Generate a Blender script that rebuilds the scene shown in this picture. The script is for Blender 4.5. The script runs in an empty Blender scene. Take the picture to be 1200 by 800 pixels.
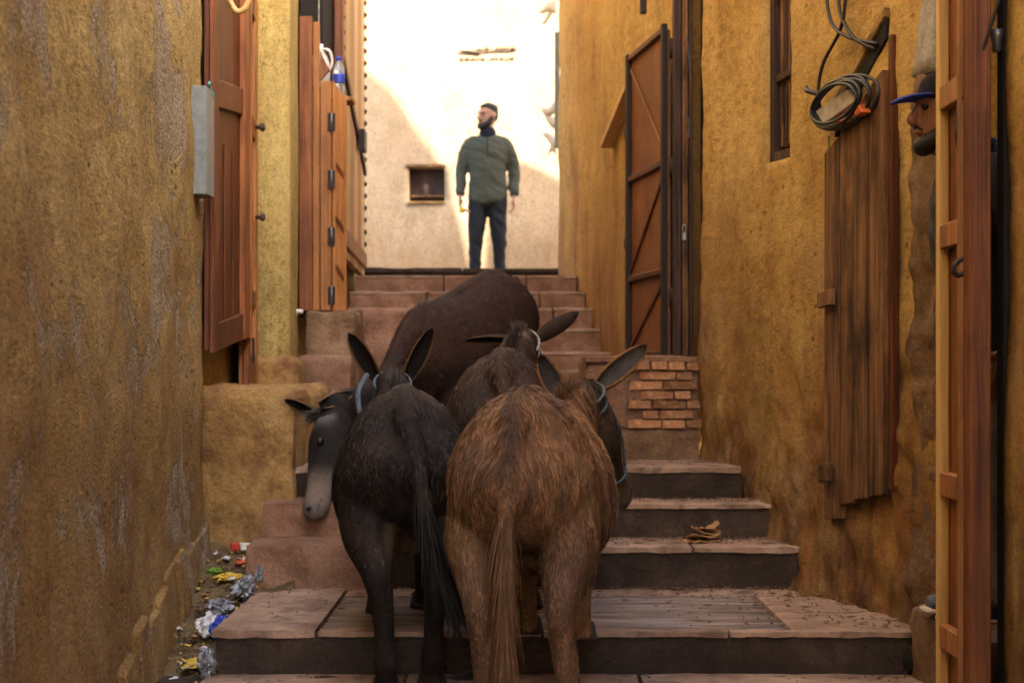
import bpy, bmesh, math, random
import numpy as np
from mathutils import Vector, Matrix, noise as mnoise
random.seed(7); rng = np.random.default_rng(11)
scene = bpy.context.scene
COL = scene.collection
R = math.radians
EYE = 1.48            # camera height over the alley floor; heights below are written relative to the eye

# ------------------------------------------------------------------ camera, sky, sun, exposure
cam_d = bpy.data.cameras.new('camera'); cam = bpy.data.objects.new('camera', cam_d); COL.objects.link(cam)
cam.location = (0, 0, EYE); cam.rotation_euler = (R(90), 0, 0)
cam_d.sensor_width = 36; cam_d.lens = 60; cam_d.shift_y = 30/1200
cam_d.clip_start = .05; cam_d.clip_end = 2000
cam_d.dof.use_dof = True; cam_d.dof.focus_distance = 5.6; cam_d.dof.aperture_fstop = 4.5
scene.camera = cam
SUN_EL = R(30); SUN_AZ = R(45)                          # sun high behind the camera and to the right
world = bpy.data.worlds.new('World'); scene.world = world; world.use_nodes = True
wn = world.node_tree.nodes; wl = world.node_tree.links
sky = wn.new('ShaderNodeTexSky'); sky.sky_type = 'NISHITA'; sky.sun_disc = False
sky.sun_elevation = SUN_EL; sky.sun_rotation = math.pi - SUN_AZ
sky.dust_density = 5; sky.air_density = .8; sky.ozone_density = .5
wl.new(sky.outputs[0], wn['Background'].inputs[0]); wn['Background'].inputs[1].default_value = .15
sun_d = bpy.data.lights.new('sun', 'SUN'); sun = bpy.data.objects.new('sun', sun_d); COL.objects.link(sun)
sun_d.energy = 3.4; sun_d.angle = R(.5); sun_d.color = (1, .92, .79)
to_sun = Vector((math.sin(SUN_AZ), -math.cos(SUN_AZ), 0))*math.cos(SUN_EL) + Vector((0, 0, math.sin(SUN_EL)))
sun.rotation_euler = to_sun.to_track_quat('Z', 'Y').to_euler()
scene.view_settings.view_transform = 'Standard'; scene.view_settings.look = 'None'
scene.view_settings.exposure = 3.0; scene.view_settings.gamma = 1
try: scene.cycles.use_denoising = True; scene.cycles.max_bounces = 10; scene.cycles.diffuse_bounces = 8
except Exception: pass

# ------------------------------------------------------------------ materials
def nt_new(name):
    m = bpy.data.materials.new(name); m.use_nodes = True
    return m, m.node_tree, m.node_tree.nodes['Principled BSDF']
def coords(nt, scale=(1, 1, 1), kind='Object', loc=(0, 0, 0)):
    t = nt.nodes.new('ShaderNodeTexCoord'); mp = nt.nodes.new('ShaderNodeMapping')
    mp.inputs['Scale'].default_value = scale; mp.inputs['Location'].default_value = loc
    nt.links.new(t.outputs[kind], mp.inputs[0]); return mp.outputs[0]
def nz(nt, vec, scale, detail=6, rough=.6, dist=0):
    n = nt.nodes.new('ShaderNodeTexNoise'); n.inputs['Scale'].default_value = scale
    n.inputs['Detail'].default_value = detail; n.inputs['Roughness'].default_value = rough
    n.inputs['Distortion'].default_value = dist; nt.links.new(vec, n.inputs['Vector']); return n.outputs[0]
def ramp(nt, fac, stops):
    r = nt.nodes.new('ShaderNodeValToRGB'); e = r.color_ramp.elements
    while len(e) < len(stops): e.new(.5)
    for el, (p, c) in zip(e, stops):
        el.position = p; el.color = (c, c, c, 1) if isinstance(c, (int, float)) else (*c, 1)
    nt.links.new(fac, r.inputs[0]); return r.outputs[0]
def mix(nt, fac, a, b, mode='MIX'):
    m = nt.nodes.new('ShaderNodeMix'); m.data_type = 'RGBA'; m.blend_type = mode
    for i, v in ((0, fac), (6, a), (7, b)):
        if hasattr(v, 'is_output'): nt.links.new(v, m.inputs[i])
        elif i == 0: m.inputs[0].default_value = v
        else: m.inputs[i].default_value = (*v, 1)
    return m.outputs[2]
def mth(nt, op, a, b=0.0, clamp=False):
    m = nt.nodes.new('ShaderNodeMath'); m.operation = op; m.use_clamp = clamp
    for i, v in ((0, a), (1, b)):
        if hasattr(v, 'is_output'): nt.links.new(v, m.inputs[i])
        else: m.inputs[i].default_value = v
    return m.outputs[0]
def sepz(nt, vec, axis=2):
    s = nt.nodes.new('ShaderNodeSeparateXYZ'); nt.links.new(vec, s.inputs[0]); return s.outputs[axis]
def bump(nt, b, h, strength, dist=.02, prev=None):
    n = nt.nodes.new('ShaderNodeBump'); n.inputs['Strength'].default_value = strength
    n.inputs['Distance'].default_value = dist; nt.links.new(h, n.inputs['Height'])
    if prev is not None: nt.links.new(prev, n.inputs['Normal'])
    nt.links.new(n.outputs[0], b.inputs['Normal']); return n.outputs[0]
def setb(b, rough=.8, spec=.3, metal=0):
    b.inputs['Roughness'].default_value = rough; b.inputs['Specular IOR Level'].default_value = spec
    b.inputs['Metallic'].default_value = metal

def m_plaster(name, lo, mid, hi, stain, sz0, sz1, rusty=None, patch=None, loc=(0, 0, 0), streak=.5, bst=.5, ys=.4, spkm=.9):
    """lime plaster: vertical streaks, damp dirt rising from the base, chips"""
    m, nt, b = nt_new(name)
    vs = coords(nt, (1, ys, streak), loc=loc); v = coords(nt, (1, ys, 1), loc=loc)
    n1 = nz(nt, vs, 4.5, 9, .62, .4); c = ramp(nt, n1, [(.3, lo), (.5, mid), (.68, hi)])
    n2 = nz(nt, vs, 17, 8, .7); c = mix(nt, ramp(nt, n2, [(.46, 0), (.72, .5)]), c, lo)
    n2b = nz(nt, coords(nt, (1, ys, .08), loc=loc), 22, 5, .6)
    c = mix(nt, ramp(nt, n2b, [(.55, 0), (.72, .32)]), c, tuple(x*.6 for x in lo))
    ng = nz(nt, coords(nt, (1, ys, .8), loc=loc), 34, 8, .75); c = mix(nt, ramp(nt, ng, [(.47, 0), (.62, .65)]), c, tuple(x*.6 for x in lo))
    c = mix(nt, ramp(nt, nz(nt, v, 2.1, 5, .6), [(.42, 0), (.66, .5)]), c, hi)
    z = sepz(nt, coords(nt)); wob = nz(nt, coords(nt, (1, ys, .4), loc=loc), 3.2, 9, .66)
    t = mth(nt, 'ADD', z, mth(nt, 'MULTIPLY', mth(nt, 'SUBTRACT', wob, .5), -3.2))
    mr = nt.nodes.new('ShaderNodeMapRange'); nt.links.new(t, mr.inputs[0])
    mr.inputs[1].default_value = sz0; mr.inputs[2].default_value = sz1; mr.inputs[3].default_value = 1; mr.inputs[4].default_value = 0
    if rusty:
        c = mix(nt, mth(nt, 'MULTIPLY', mr.outputs[0], ramp(nt, nz(nt, vs, 7, 7, .65), [(.42, 0), (.6, .85)])), c, rusty)
    st = mth(nt, 'MULTIPLY', mth(nt, 'POWER', mr.outputs[0], 1.1), ramp(nt, nz(nt, vs, 10, 8, .7), [(.32, .35), (.6, 1)]))
    c = mix(nt, st, c, stain)
    du = mth(nt, 'MULTIPLY', mth(nt, 'POWER', mr.outputs[0], .8), ramp(nt, nz(nt, coords(nt, (1, ys, .35), loc=(1, 6, 9)), 5.5, 9, .75), [(.53, 0), (.66, .7)]))
    c = mix(nt, du, c, (.42, .30, .17))
    if patch:
        pm = ramp(nt, nz(nt, coords(nt, (1, ys, .42), loc=(3, 1, 5)), 4.2, 9, .72, .6), [(.535, 0), (.575, 1)])
        sp = ramp(nt, nz(nt, v, 130, 3, .6), [(.35, patch[0]), (.6, patch[1])])
        c = mix(nt, mth(nt, 'MULTIPLY', pm, .8), c, sp)
        chip = mth(nt, 'MULTIPLY', pm, -.7)
    else: chip = None
    dk = ramp(nt, nz(nt, coords(nt, (1, ys, .5), loc=(7, 2, 1)), 13, 9, .75), [(.62, 0), (.72, .55)])
    c = mix(nt, dk, c, tuple(x*.4 for x in stain))
    spk = ramp(nt, nz(nt, coords(nt, (1, ys, .9), loc=loc), 100, 6, .8), [(.33, .22), (.47, .85), (.6, 1.1), (.72, 1.5)])  # grain contrast in the colour stands in for relief shading
    c = mix(nt, spkm, c, spk, 'MULTIPLY')
    pit = nt.nodes.new('ShaderNodeTexVoronoi'); pit.inputs['Scale'].default_value = 26; nt.links.new(coords(nt, (1, ys, .6), loc=loc), pit.inputs['Vector'])
    pf = mth(nt, 'MULTIPLY', ramp(nt, pit.outputs['Distance'], [(.10, 1), (.22, 0)]), ramp(nt, nz(nt, v, 6, 4, .6), [(.5, 0), (.62, .8)]))
    c = mix(nt, pf, c, tuple(x*.45 for x in lo))  # pit shade put into the colour as well as the bump
    nt.links.new(c, b.inputs['Base Color']); setb(b, .85, .25)
    h = mth(nt, 'ADD', mth(nt, 'MULTIPLY', nz(nt, v, 75, 8, .75), .9), mth(nt, 'MULTIPLY', nz(nt, coords(nt, (1, ys, .7), loc=loc), 14, 8, .7), 1.3))
    if chip: h = mth(nt, 'ADD', h, chip)
    h = mth(nt, 'SUBTRACT', h, mth(nt, 'MULTIPLY', pf, .8))
    bump(nt, b, h, bst, .03); return m

def m_wood(name, dark, mid, light, axis=2, rough=.55, grain=1.0, bst=.3, worn=0):
    m, nt, b = nt_new(name)
    s = [14, 14, 14]; s[axis] = .7
    v = coords(nt, tuple(s)); n = nz(nt, v, 2.4*grain, 7, .6, .6)
    c = ramp(nt, n, [(.3, dark), (.52, mid), (.72, light)])
    s2 = [60, 60, 60]; s2[axis] = 1.2
    n2 = nz(nt, coords(nt, tuple(s2)), 2, 3, .5); c = mix(nt, ramp(nt, n2, [(.5, 0), (.75, .55)]), c, dark)
    if worn:
        w = ramp(nt, nz(nt, coords(nt, (1, 1, .5)), 5, 8, .7), [(.45, 0), (.65, worn)])
        c = mix(nt, w, c, tuple(x*.35 for x in dark))
    oi = nt.nodes.new('ShaderNodeObjectInfo'); hs = nt.nodes.new('ShaderNodeHueSaturation')
    mr = mth(nt, 'ADD', mth(nt, 'MULTIPLY', oi.outputs['Random'], .35), .83); nt.links.new(mr, hs.inputs['Value'])
    nt.links.new(c, hs.inputs['Color']); nt.links.new(hs.outputs[0], b.inputs['Base Color'])
    setb(b, rough, .35); bump(nt, b, mth(nt, 'ADD', n, mth(nt, 'MULTIPLY', n2, .5)), bst, .01); return m

def m_stone(name, lo, mid, hi, rough=.85, scale=4, bst=.5, bsc=45, vary=.25, dirt=None):
    m, nt, b = nt_new(name); v = coords(nt)
    c = ramp(nt, nz(nt, v, scale, 9, .65, .3), [(.32, lo), (.52, mid), (.7, hi)])
    c = mix(nt, ramp(nt, nz(nt, v, scale*9, 6, .7), [(.5, 0), (.75, .45)]), c, lo)
    spk = ramp(nt, nz(nt, v, 95, 6, .8), [(.33, .5), (.52, 1.0), (.7, 1.35)]); c = mix(nt, .7, c, spk, 'MULTIPLY')
    if dirt: c = mix(nt, ramp(nt, nz(nt, v, scale*1.7, 8, .72), [(.5, 0), (.64, .8)]), c, dirt)
    oi = nt.nodes.new('ShaderNodeObjectInfo'); hs = nt.nodes.new('ShaderNodeHueSaturation')
    nt.links.new(mth(nt, 'ADD', mth(nt, 'MULTIPLY', oi.outputs['Random'], vary), 1-vary/2), hs.inputs['Value'])
    nt.links.new(c, hs.inputs['Color']); nt.links.new(hs.outputs[0], b.inputs['Base Color']); setb(b, rough, .3)
    h = mth(nt, 'ADD', nz(nt, v, bsc, 8, .7), mth(nt, 'MULTIPLY', nz(nt, v, bsc*.2, 5, .6), 1.5))
    bump(nt, b, h, bst, .02); return m

def m_plain(name, col, rough=.6, spec=.3, metal=0, vary=.25, sc=25, bst=.15, trans=0):
    m, nt, b = nt_new(name); v = coords(nt)
    n = nz(nt, v, sc, 6, .65)
    nt.links.new(ramp(nt, n, [(.3, tuple(x*(1-vary) for x in col)), (.7, tuple(min(1, x*(1+vary)) for x in col))]), b.inputs['Base Color'])
    setb(b, rough, spec, metal); bump(nt, b, n, bst, .01)
    if trans: b.inputs['Transmission Weight'].default_value = trans
    return m

def m_attr(name, rough=.6, spec=.25, sheen=0.0):
    m, nt, b = nt_new(name); a = nt.nodes.new('ShaderNodeAttribute'); a.attribute_name = 'col'
    n = nz(nt, coords(nt), 30, 5, .6)
    c = mix(nt, ramp(nt, n, [(.3, .35), (.7, 0)]), a.outputs[0], (.0, .0, .0))
    nt.links.new(c, b.inputs['Base Color']); setb(b, rough, spec)
    b.inputs['Sheen Weight'].default_value = sheen; return m

MAT = {}
MAT['left'] = m_plaster('ochre_plaster_weathered', (.40, .245, .07), (.57, .39, .125), (.68, .50, .20), (.30, .165, .055), -.9, .8,
                        rusty=(.33, .16, .035), patch=((.20, .14, .08), (.60, .50, .36)), bst=.9)
MAT['right'] = m_plaster('ochre_plaster_stained', (.36, .195, .045), (.56, .355, .10), (.66, .45, .16), (.10, .042, .018), -.8, .95,
                         rusty=(.38, .145, .022), loc=(4, 3, 2), bst=.55, streak=.16, spkm=.55)
MAT['far_right'] = m_plaster('ochre_plaster_far', (.33, .18, .045), (.54, .34, .09), (.64, .43, .14), (.22, .10, .04), .0, 1.5,
                             rusty=(.36, .14, .03), loc=(9, 1, 4), bst=.3, streak=.16, spkm=.4)
MAT['pier'] = m_plaster('yellow_plaster', (.27, .18, .05), (.44, .32, .10), (.54, .41, .155), (.12, .08, .025), -.6, .5, loc=(2, 8, 3), bst=.4, ys=1)
MAT['back'] = m_plaster('cream_plaster', (.31, .22, .13), (.39, .285, .175), (.45, .34, .225), (.27, .16, .075), .6, 2.0, loc=(5, 5, 1), streak=.6, bst=.25, ys=1)
MAT['tall'] = m_plaster('plain_plaster', (.3, .2, .08), (.42, .29, .12), (.5, .36, .17), (.25, .15, .06), -1, 1)
MAT['rough'] = m_stone('bare_rubble_plaster', (.10, .055, .03), (.22, .13, .07), (.34, .23, .14), scale=5, bst=.9, bsc=30)
MAT['greyp'] = m_stone('grey_lime_patch', (.25, .22, .19), (.38, .36, .34), (.5, .5, .5), scale=14, bst=.5)
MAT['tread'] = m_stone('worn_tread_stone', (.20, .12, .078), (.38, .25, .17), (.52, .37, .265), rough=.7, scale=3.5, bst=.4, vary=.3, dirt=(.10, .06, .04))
MAT['riser'] = m_stone('shaded_step_stone', (.024, .016, .011), (.050, .033, .023), (.095, .062, .043), rough=.8, scale=4, bst=.7, vary=.3)  # the shade on the risers is put into this near-black stone colour
MAT['ribbed'] = m_wood('ribbed_grey_surface', (.05, .034, .026), (.19, .14, .11), (.34, .27, .225), axis=0, rough=.6, bst=.8)
MAT['redstone'] = m_stone('red_step_stone', (.14, .068, .04), (.27, .145, .088), (.38, .23, .15), scale=4, bst=.7, vary=.3)
MAT['ochstone'] = m_stone('ochre_rubble', (.18, .095, .03), (.38, .225, .075), (.52, .34, .14), scale=3.5, bst=.8, bsc=35, dirt=(.15, .065, .03))
MAT['gutter'] = m_stone('gutter_earth', (.06, .04, .02), (.16, .11, .05), (.28, .2, .09), scale=9, bst=1, bsc=60)
MAT['slab'] = m_stone('upright_slab', (.16, .09, .032), (.32, .20, .08), (.44, .30, .14), scale=5, bst=.8, vary=.3)
MAT['brick'] = m_stone('fired_brick', (.27, .12, .055), (.42, .21, .10), (.55, .32, .18), scale=9, bst=.8, vary=.8)
MAT['mortar'] = m_stone('mortar', (.14, .075, .045), (.24, .14, .085), (.34, .21, .14), scale=12, bst=.8)
MAT['redwood'] = m_wood('red_stained_wood', (.09, .025, .007), (.20, .066, .017), (.29, .108, .033), rough=.5, worn=.45)
MAT['darkred'] = m_wood('dark_red_wood', (.05, .013, .005), (.12, .034, .011), (.19, .062, .02), rough=.5, worn=.5)
MAT['orangewood'] = m_wood('orange_wood', (.17, .062, .016), (.30, .122, .034), (.39, .175, .056), rough=.55, worn=.4)
MAT['oldplank'] = m_wood('old_plank', (.05, .022, .010), (.20, .092, .034), (.33, .17, .072), rough=.75, bst=.9, worn=.9, grain=1.3)
MAT['palewood'] = m_wood('pale_wood', (.36, .22, .08), (.52, .34, .13), (.62, .43, .19), rough=.6)
MAT['darkwood'] = m_wood('dark_weathered_wood', (.02, .010, .008), (.055, .027, .02), (.10, .055, .04), rough=.7, bst=.7, worn=.6)
MAT['rust'] = m_stone('rust_brown_sheet', (.12, .045, .02), (.20, .075, .028), (.28, .115, .045), rough=.55, scale=3, bst=.15, vary=.05)
MAT['iron'] = m_plain('dark_iron', (.02, .013, .011), .55, .4, .3)
MAT['steel'] = m_plain('worn_steel', (.25, .24, .23), .4, .5, .8)
MAT['greybox'] = m_plain('grey_enamel', (.17, .19, .19), .45, .4)
MAT['whitebox'] = m_plain('dull_white_plastic', (.36, .33, .30), .5, .4, vary=.35, sc=18)
MAT['white'] = m_plain('white_plastic', (.62, .6, .54), .5, .4, vary=.1)
MAT['cable'] = m_plain('black_cable', (.012, .013, .016), .45, .5)
MAT['orange'] = m_plain('orange_plastic', (.55, .12, .03), .5)
MAT['cyan'] = m_plain('teal_plastic', (.05, .4, .3), .5)
MAT['foil'] = m_plain('silver_foil', (.26, .27, .29), .45, .5, .6, vary=.6)
MAT['foil2'] = m_plain('wrapper_white', (.55, .55, .55), .45, .5, .0)
MAT['blue'] = m_plain('wrapper_blue', (.02, .05, .35), .4, .5)
MAT['red'] = m_plain('wrapper_red', (.45, .03, .025), .45, .5)
MAT['yellow'] = m_plain('peel_yellow', (.55, .38, .05), .6)
MAT['green'] = m_plain('leaf_green', (.12, .22, .03), .6)
MAT['blackbag'] = m_plain('black_bag', (.015, .015, .018), .3, .5)
MAT['card'] = m_plain('brown_card', (.36, .2, .09), .8, .2, vary=.4)
MAT['paint'] = m_plain('black_paint', (.012, .011, .010), .9, .05)
MAT['dark'] = m_plain('interior_shade', (.012, .010, .009), .9)  # near-black colour standing in for the shade inside openings
MAT['fur'] = m_attr('fur_strands', .5, .3, .0)
MAT['hide'] = m_attr('hide', .75, .15)
MAT['eye'] = m_plain('dark_eye', (.008, .006, .005), .35, .4)
MAT['hoof'] = m_plain('hoof_horn', (.035, .027, .022), .6)
MAT['rope'] = m_plain('blue_grey_rope', (.085, .115, .14), .85, vary=.6, sc=80, bst=.6)
MAT['rope2'] = m_plain('pale_rope', (.34, .32, .28), .85, vary=.5, sc=80, bst=.6)
MAT['skin1'] = m_plain('skin_tan', (.36, .19, .12), .5, .35, vary=.12)
MAT['skin2'] = m_plain('skin_brown', (.20, .085, .045), .5, .35, vary=.12)
MAT['hair'] = m_plain('black_hair', (.012, .010, .009), .6)
MAT['fleece'] = m_plain('sage_fleece', (.072, .078, .058), .95, .1, vary=.2, sc=90, bst=.5)
MAT['trouser'] = m_plain('black_trouser', (.016, .018, .022), .8, .2)
MAT['scarf'] = m_plain('navy_scarf', (.016, .02, .032), .9, .1)
MAT['capblue'] = m_plain('cap_blue', (.035, .05, .28), .8, .2)
MAT['capdark'] = m_plain('cap_dark', (.018, .018, .022), .9, .1)
MAT['jacket2'] = m_plain('dark_jacket', (.03, .03, .036), .8, .2)
MAT['greycloth'] = m_plain('grey_cloth', (.22, .2, .18), .9, .1)
MAT['shoe'] = m_plain('slate_shoe', (.07, .09, .13), .6, .3)
MAT['sole'] = m_plain('pale_sole', (.5, .42, .36), .7)
def m_bottle():
    m, nt, b = nt_new('clear_bottle'); b.inputs['Base Color'].default_value = (.75, .86, .95, 1)
    setb(b, .1, .5); b.inputs['Transmission Weight'].default_value = .85; b.inputs['IOR'].default_value = 1.3; return m
MAT['bottle'] = m_bottle()

# ------------------------------------------------------------------ mesh helpers
def add(name, mesh, mat=None, parent=None, label=None, cat=None, group=None, kind=None, loc=None):
    o = bpy.data.objects.new(name, mesh); COL.objects.link(o)
    if mat is not None and mesh is not None and not mesh.materials: mesh.materials.append(MAT[mat] if isinstance(mat, str) else mat)
    if parent: o.parent = parent
    if loc: o.location = loc
    for k, v in (('label', label), ('category', cat), ('group', group), ('kind', kind)):
        if v: o[k] = v
    return o
def empty(name, label=None, cat=None, loc=(0, 0, 0), rz=0, group=None, kind=None):
    o = add(name, None, None, None, label, cat, group, kind); o.location = loc; o.rotation_euler[2] = rz
    o.empty_display_size = .1; return o
def mesh_of(name, V, F, smooth=False):
    me = bpy.data.meshes.new(name); me.from_pydata([tuple(v) for v in V], [], [tuple(f) for f in F]); me.update()
    if smooth: me.polygons.foreach_set('use_smooth', [True]*len(me.polygons))
    return me
def fbm(p, s, o=4):
    return mnoise.fractal(Vector(p)*s, 1.0, 2.0, o, noise_basis='PERLIN_ORIGINAL')

def rbox(size, res=.05, r=.015, amp=.006, nsc=6, seed=0, ridge=None):
    """box with rounded, uneven faces; origin at its centre-bottom"""
    sx, sy, sz = size; n = [max(1, min(60, int(round(s/res)))) for s in size]
    V = []; F = []; idx = {}
    def vid(i, j, k):
        key = (i, j, k)
        if key not in idx:
            idx[key] = len(V); V.append([(i/n[0]-.5)*sx, (j/n[1]-.5)*sy, (k/n[2])*sz])
        return idx[key]
    for i in range(n[0]):
        for j in range(n[1]):
            F.append((vid(i, j, 0), vid(i, j+1, 0), vid(i+1, j+1, 0), vid(i+1, j, 0)))
            F.append((vid(i, j, n[2]), vid(i+1, j, n[2]), vid(i+1, j+1, n[2]), vid(i, j+1, n[2])))
    for i in range(n[0]):
        for k in range(n[2]):
            F.append((vid(i, 0, k), vid(i+1, 0, k), vid(i+1, 0, k+1), vid(i, 0, k+1)))
            F.append((vid(i, n[1], k), vid(i, n[1], k+1), vid(i+1, n[1], k+1), vid(i+1, n[1], k)))
    for j in range(n[1]):
        for k in range(n[2]):
            F.append((vid(0, j, k), vid(0, j, k+1), vid(0, j+1, k+1), vid(0, j+1, k)))
            F.append((vid(n[0], j, k), vid(n[0], j+1, k), vid(n[0], j+1, k+1), vid(n[0], j, k+1)))
    h = [sx/2, sy/2, sz/2]; r = min(r, min(h)*.9)
    so = Vector((seed*3.7, seed*1.3, seed*2.1))
    for v in V:
        c = [v[0], v[1], v[2]-h[2]]
        q = [max(-(h[a]-r), min(h[a]-r, c[a])) for a in range(3)]
        d = Vector((c[0]-q[0], c[1]-q[1], c[2]-q[2]))
        if d.length > 1e-9: d = d.normalized()
        a = fbm(Vector(v)+so, nsc)*amp
        if ridge and d.z > .7: a += ridge(v)
        e = d*(r+a)
        for k in range(3): v[k] = q[k]+e[k]
        v[2] += h[2]
    me = mesh_of('block', V, F, True); me.set_sharp_from_angle(angle=R(32)); return me
def block(name, x0, x1, y0, y1, z0, z1, mat, parent=None, res=.05, r=.015, amp=.006, nsc=6, rz=0, **kw):
    seed = random.random()*20; ridge = kw.pop('ridge', None)
    me = rbox((x1-x0, y1-y0, z1-z0), res, r, amp, nsc, seed, ridge)
    o = add(name, me, mat, parent, **kw); o.location = ((x0+x1)/2, (y0+y1)/2, z0); o.rotation_euler[2] = rz
    return o
def board(name, x0, x1, y0, y1, z0, z1, mat, parent=None, bev=.004, **kw):
    """clean sawn board with eased edges, origin at world zero so the grain runs on"""
    bm = bmesh.new(); bmesh.ops.create_cube(bm, size=1)
    for v in bm.verts: v.co = Vector(((x0+x1)/2+v.co.x*(x1-x0), (y0+y1)/2+v.co.y*(y1-y0), (z0+z1)/2+v.co.z*(z1-z0)))
    bmesh.ops.bevel(bm, geom=bm.edges[:], offset=min(bev, .3*min(abs(x1-x0), abs(y1-y0), abs(z1-z0))), segments=1, affect='EDGES')
    me = bpy.data.meshes.new(name); bm.to_mesh(me); bm.free(); return add(name, me, mat, parent, **kw)
def hull(name, pts, mat, parent=None, bev=.003, **kw):
    """eight corner points (bottom four, top four) -> bevelled board"""
    bm = bmesh.new(); vs = [bm.verts.new(p) for p in pts]
    for f in ((0, 3, 2, 1), (4, 5, 6, 7), (0, 1, 5, 4), (1, 2, 6, 5), (2, 3, 7, 6), (3, 0, 4, 7)): bm.faces.new([vs[i] for i in f])
    bmesh.ops.recalc_face_normals(bm, faces=bm.faces[:])
    if bev: bmesh.ops.bevel(bm, geom=bm.edges[:], offset=bev, segments=1, affect='EDGES')
    me = bpy.data.meshes.new(name); bm.to_mesh(me); bm.free(); return add(name, me, mat, parent, **kw)
def leafboard(name, A, B, u0, u1, t0, t1, zb, zt, mat, parent=None, **kw):
    """board in the vertical plane A->B: u along it (m), t out of it (m), zb/zt bottom and top heights (pairs allowed)"""
    A = Vector((*A, 0)); B = Vector((*B, 0)); d = (B-A).normalized(); n = Vector((-d.y, d.x, 0))
    zb = zb if isinstance(zb, tuple) else (zb, zb); zt = zt if isinstance(zt, tuple) else (zt, zt)
    def P(u, t, z): q = A+d*u+n*t; return (q.x, q.y, z)
    pts = [P(u0, t0, zb[0]), P(u1, t0, zb[1]), P(u1, t1, zb[1]), P(u0, t1, zb[0]),
           P(u0, t0, zt[0]), P(u1, t0, zt[1]), P(u1, t1, zt[1]), P(u0, t1, zt[0])]
    return hull(name, pts, mat, parent, **kw)

def facade(name, A, B, z0, z1, mat, openings=(), thick=.45, res=.06, amp=.012, nsc=1.3, flare=None, seed=0, **kw):
    """plastered wall from A to B, its uneven face to the left of A->B; openings (u0,u1,v0,v1,depth) have real reveals"""
    A = Vector((*A, 0)); B = Vector((*B, 0)); L = (B-A).length; d = (B-A)/L; n = Vector((-d.y, d.x, 0))
    us = set(np.linspace(0, L, max(2, int(L/res))).round(4)); vs = set(np.linspace(z0, z1, max(2, int((z1-z0)/res))).round(4))
    for o in openings: us |= {o[0], o[1]}; vs |= {o[2], o[3]}
    us = sorted(us); vs = sorted(vs); V = []; F = []; ids = {}
    def ok(i, j):
        uc = (us[i]+us[i+1])/2; vc = (vs[j]+vs[j+1])/2
        return not any(o[0] < uc < o[1] and o[2] < vc < o[3] for o in openings)
    def vid(i, j):
        if (i, j) not in ids:
            p = A+d*us[i]; p.z = vs[j]
            a = fbm(p+Vector((seed, seed, seed)), nsc)*amp*1.6 + fbm(p, nsc*7)*amp*.35
            if flare: a += flare(us[i], vs[j])
            q = p+n*a; ids[(i, j)] = len(V); V.append((q.x, q.y, q.z))
        return ids[(i, j)]
    for i in range(len(us)-1):
        for j in range(len(vs)-1):
            if ok(i, j): F.append((vid(i, j), vid(i, j+1), vid(i+1, j+1), vid(i+1, j)))
    edges = {}
    for f in F:
        for a, b2 in zip(f, f[1:]+f[:1]): edges[(a, b2)] = 1
    back = {}
    def bk(a):
        if a not in back:
            p = Vector(V[a]); dep = thick
            for o in openings:
                u = (Vector((p.x, p.y, 0))-A).dot(d)
                if o[0]-.02 <= u <= o[1]+.02 and o[2]-.02 <= p.z <= o[3]+.02: dep = o[4]
            q = p-n*dep; back[a] = len(V); V.append((q.x, q.y, q.z))
        return back[a]
    for (a, b2) in list(edges):
        if (b2, a) not in edges: F.append((b2, a, bk(a), bk(b2)))
    for o in openings:
        if len(o) > 5 and o[5]: continue
        k = len(V)
        for (u, v) in ((o[0], o[2]), (o[1], o[2]), (o[1], o[3]), (o[0], o[3])):
            p = A+d*u-n*(o[4]-.001); V.append((p.x, p.y, v))
        F.append((k, k+3, k+2, k+1))
    me = mesh_of(name, V, F, True); return add(name, me, mat, **kw)

def sweep(pts, rad, seg=10, sub=6, closed=False):
    """round tube through points"""
    P = [Vector(p) for p in pts]
    if not isinstance(rad, (list, tuple)): rad = [rad]*len(P)
    C = []; Rr = []; N = len(P)
    rngn = range(N if closed else N-1)
    for i in rngn:
        p0 = P[(i-1) % N] if closed or i > 0 else P[i]; p1 = P[i]; p2 = P[(i+1) % N]
        p3 = P[(i+2) % N] if closed or i+2 < N else p2
        for s in range(sub):
            t = s/sub
            C.append(.5*((2*p1)+(p2-p0)*t+(2*p0-5*p1+4*p2-p3)*t*t+(3*p1-p0-3*p2+p3)*t**3)); Rr.append(rad[i]*(1-t)+rad[(i+1) % N]*t)
    if not closed: C.append(P[-1]); Rr.append(rad[-1])
    V = []; F = []; M = len(C); up = None
    for i, c in enumerate(C):
        a = C[(i+1) % M] if closed or i < M-1 else C[i]; b = C[(i-1) % M] if closed or i > 0 else C[i]
        t = (a-b).normalized()
        if up is None: up = t.orthogonal().normalized()
        up = (up-t*up.dot(t)).normalized(); w = t.cross(up)
        for s in range(seg):
            an = 2*math.pi*s/seg; V.append(c+(up*math.cos(an)+w*math.sin(an))*Rr[i])
    for i in range(M if closed else M-1):
        for s in range(seg):
            s2 = (s+1) % seg; j = (i+1) % M
            F.append((i*seg+s, i*seg+s2, j*seg+s2, j*seg+s))
    if not closed: F.append(tuple(range(seg-1, -1, -1))); F.append(tuple((M-1)*seg+s for s in range(seg)))
    return V, F
def tube(name, pts, rad, mat, parent=None, seg=8, sub=6, closed=False, **kw):
    V, F = sweep(pts, rad, seg, sub, closed); return add(name, mesh_of(name, V, F, True), mat, parent, **kw)
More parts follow.
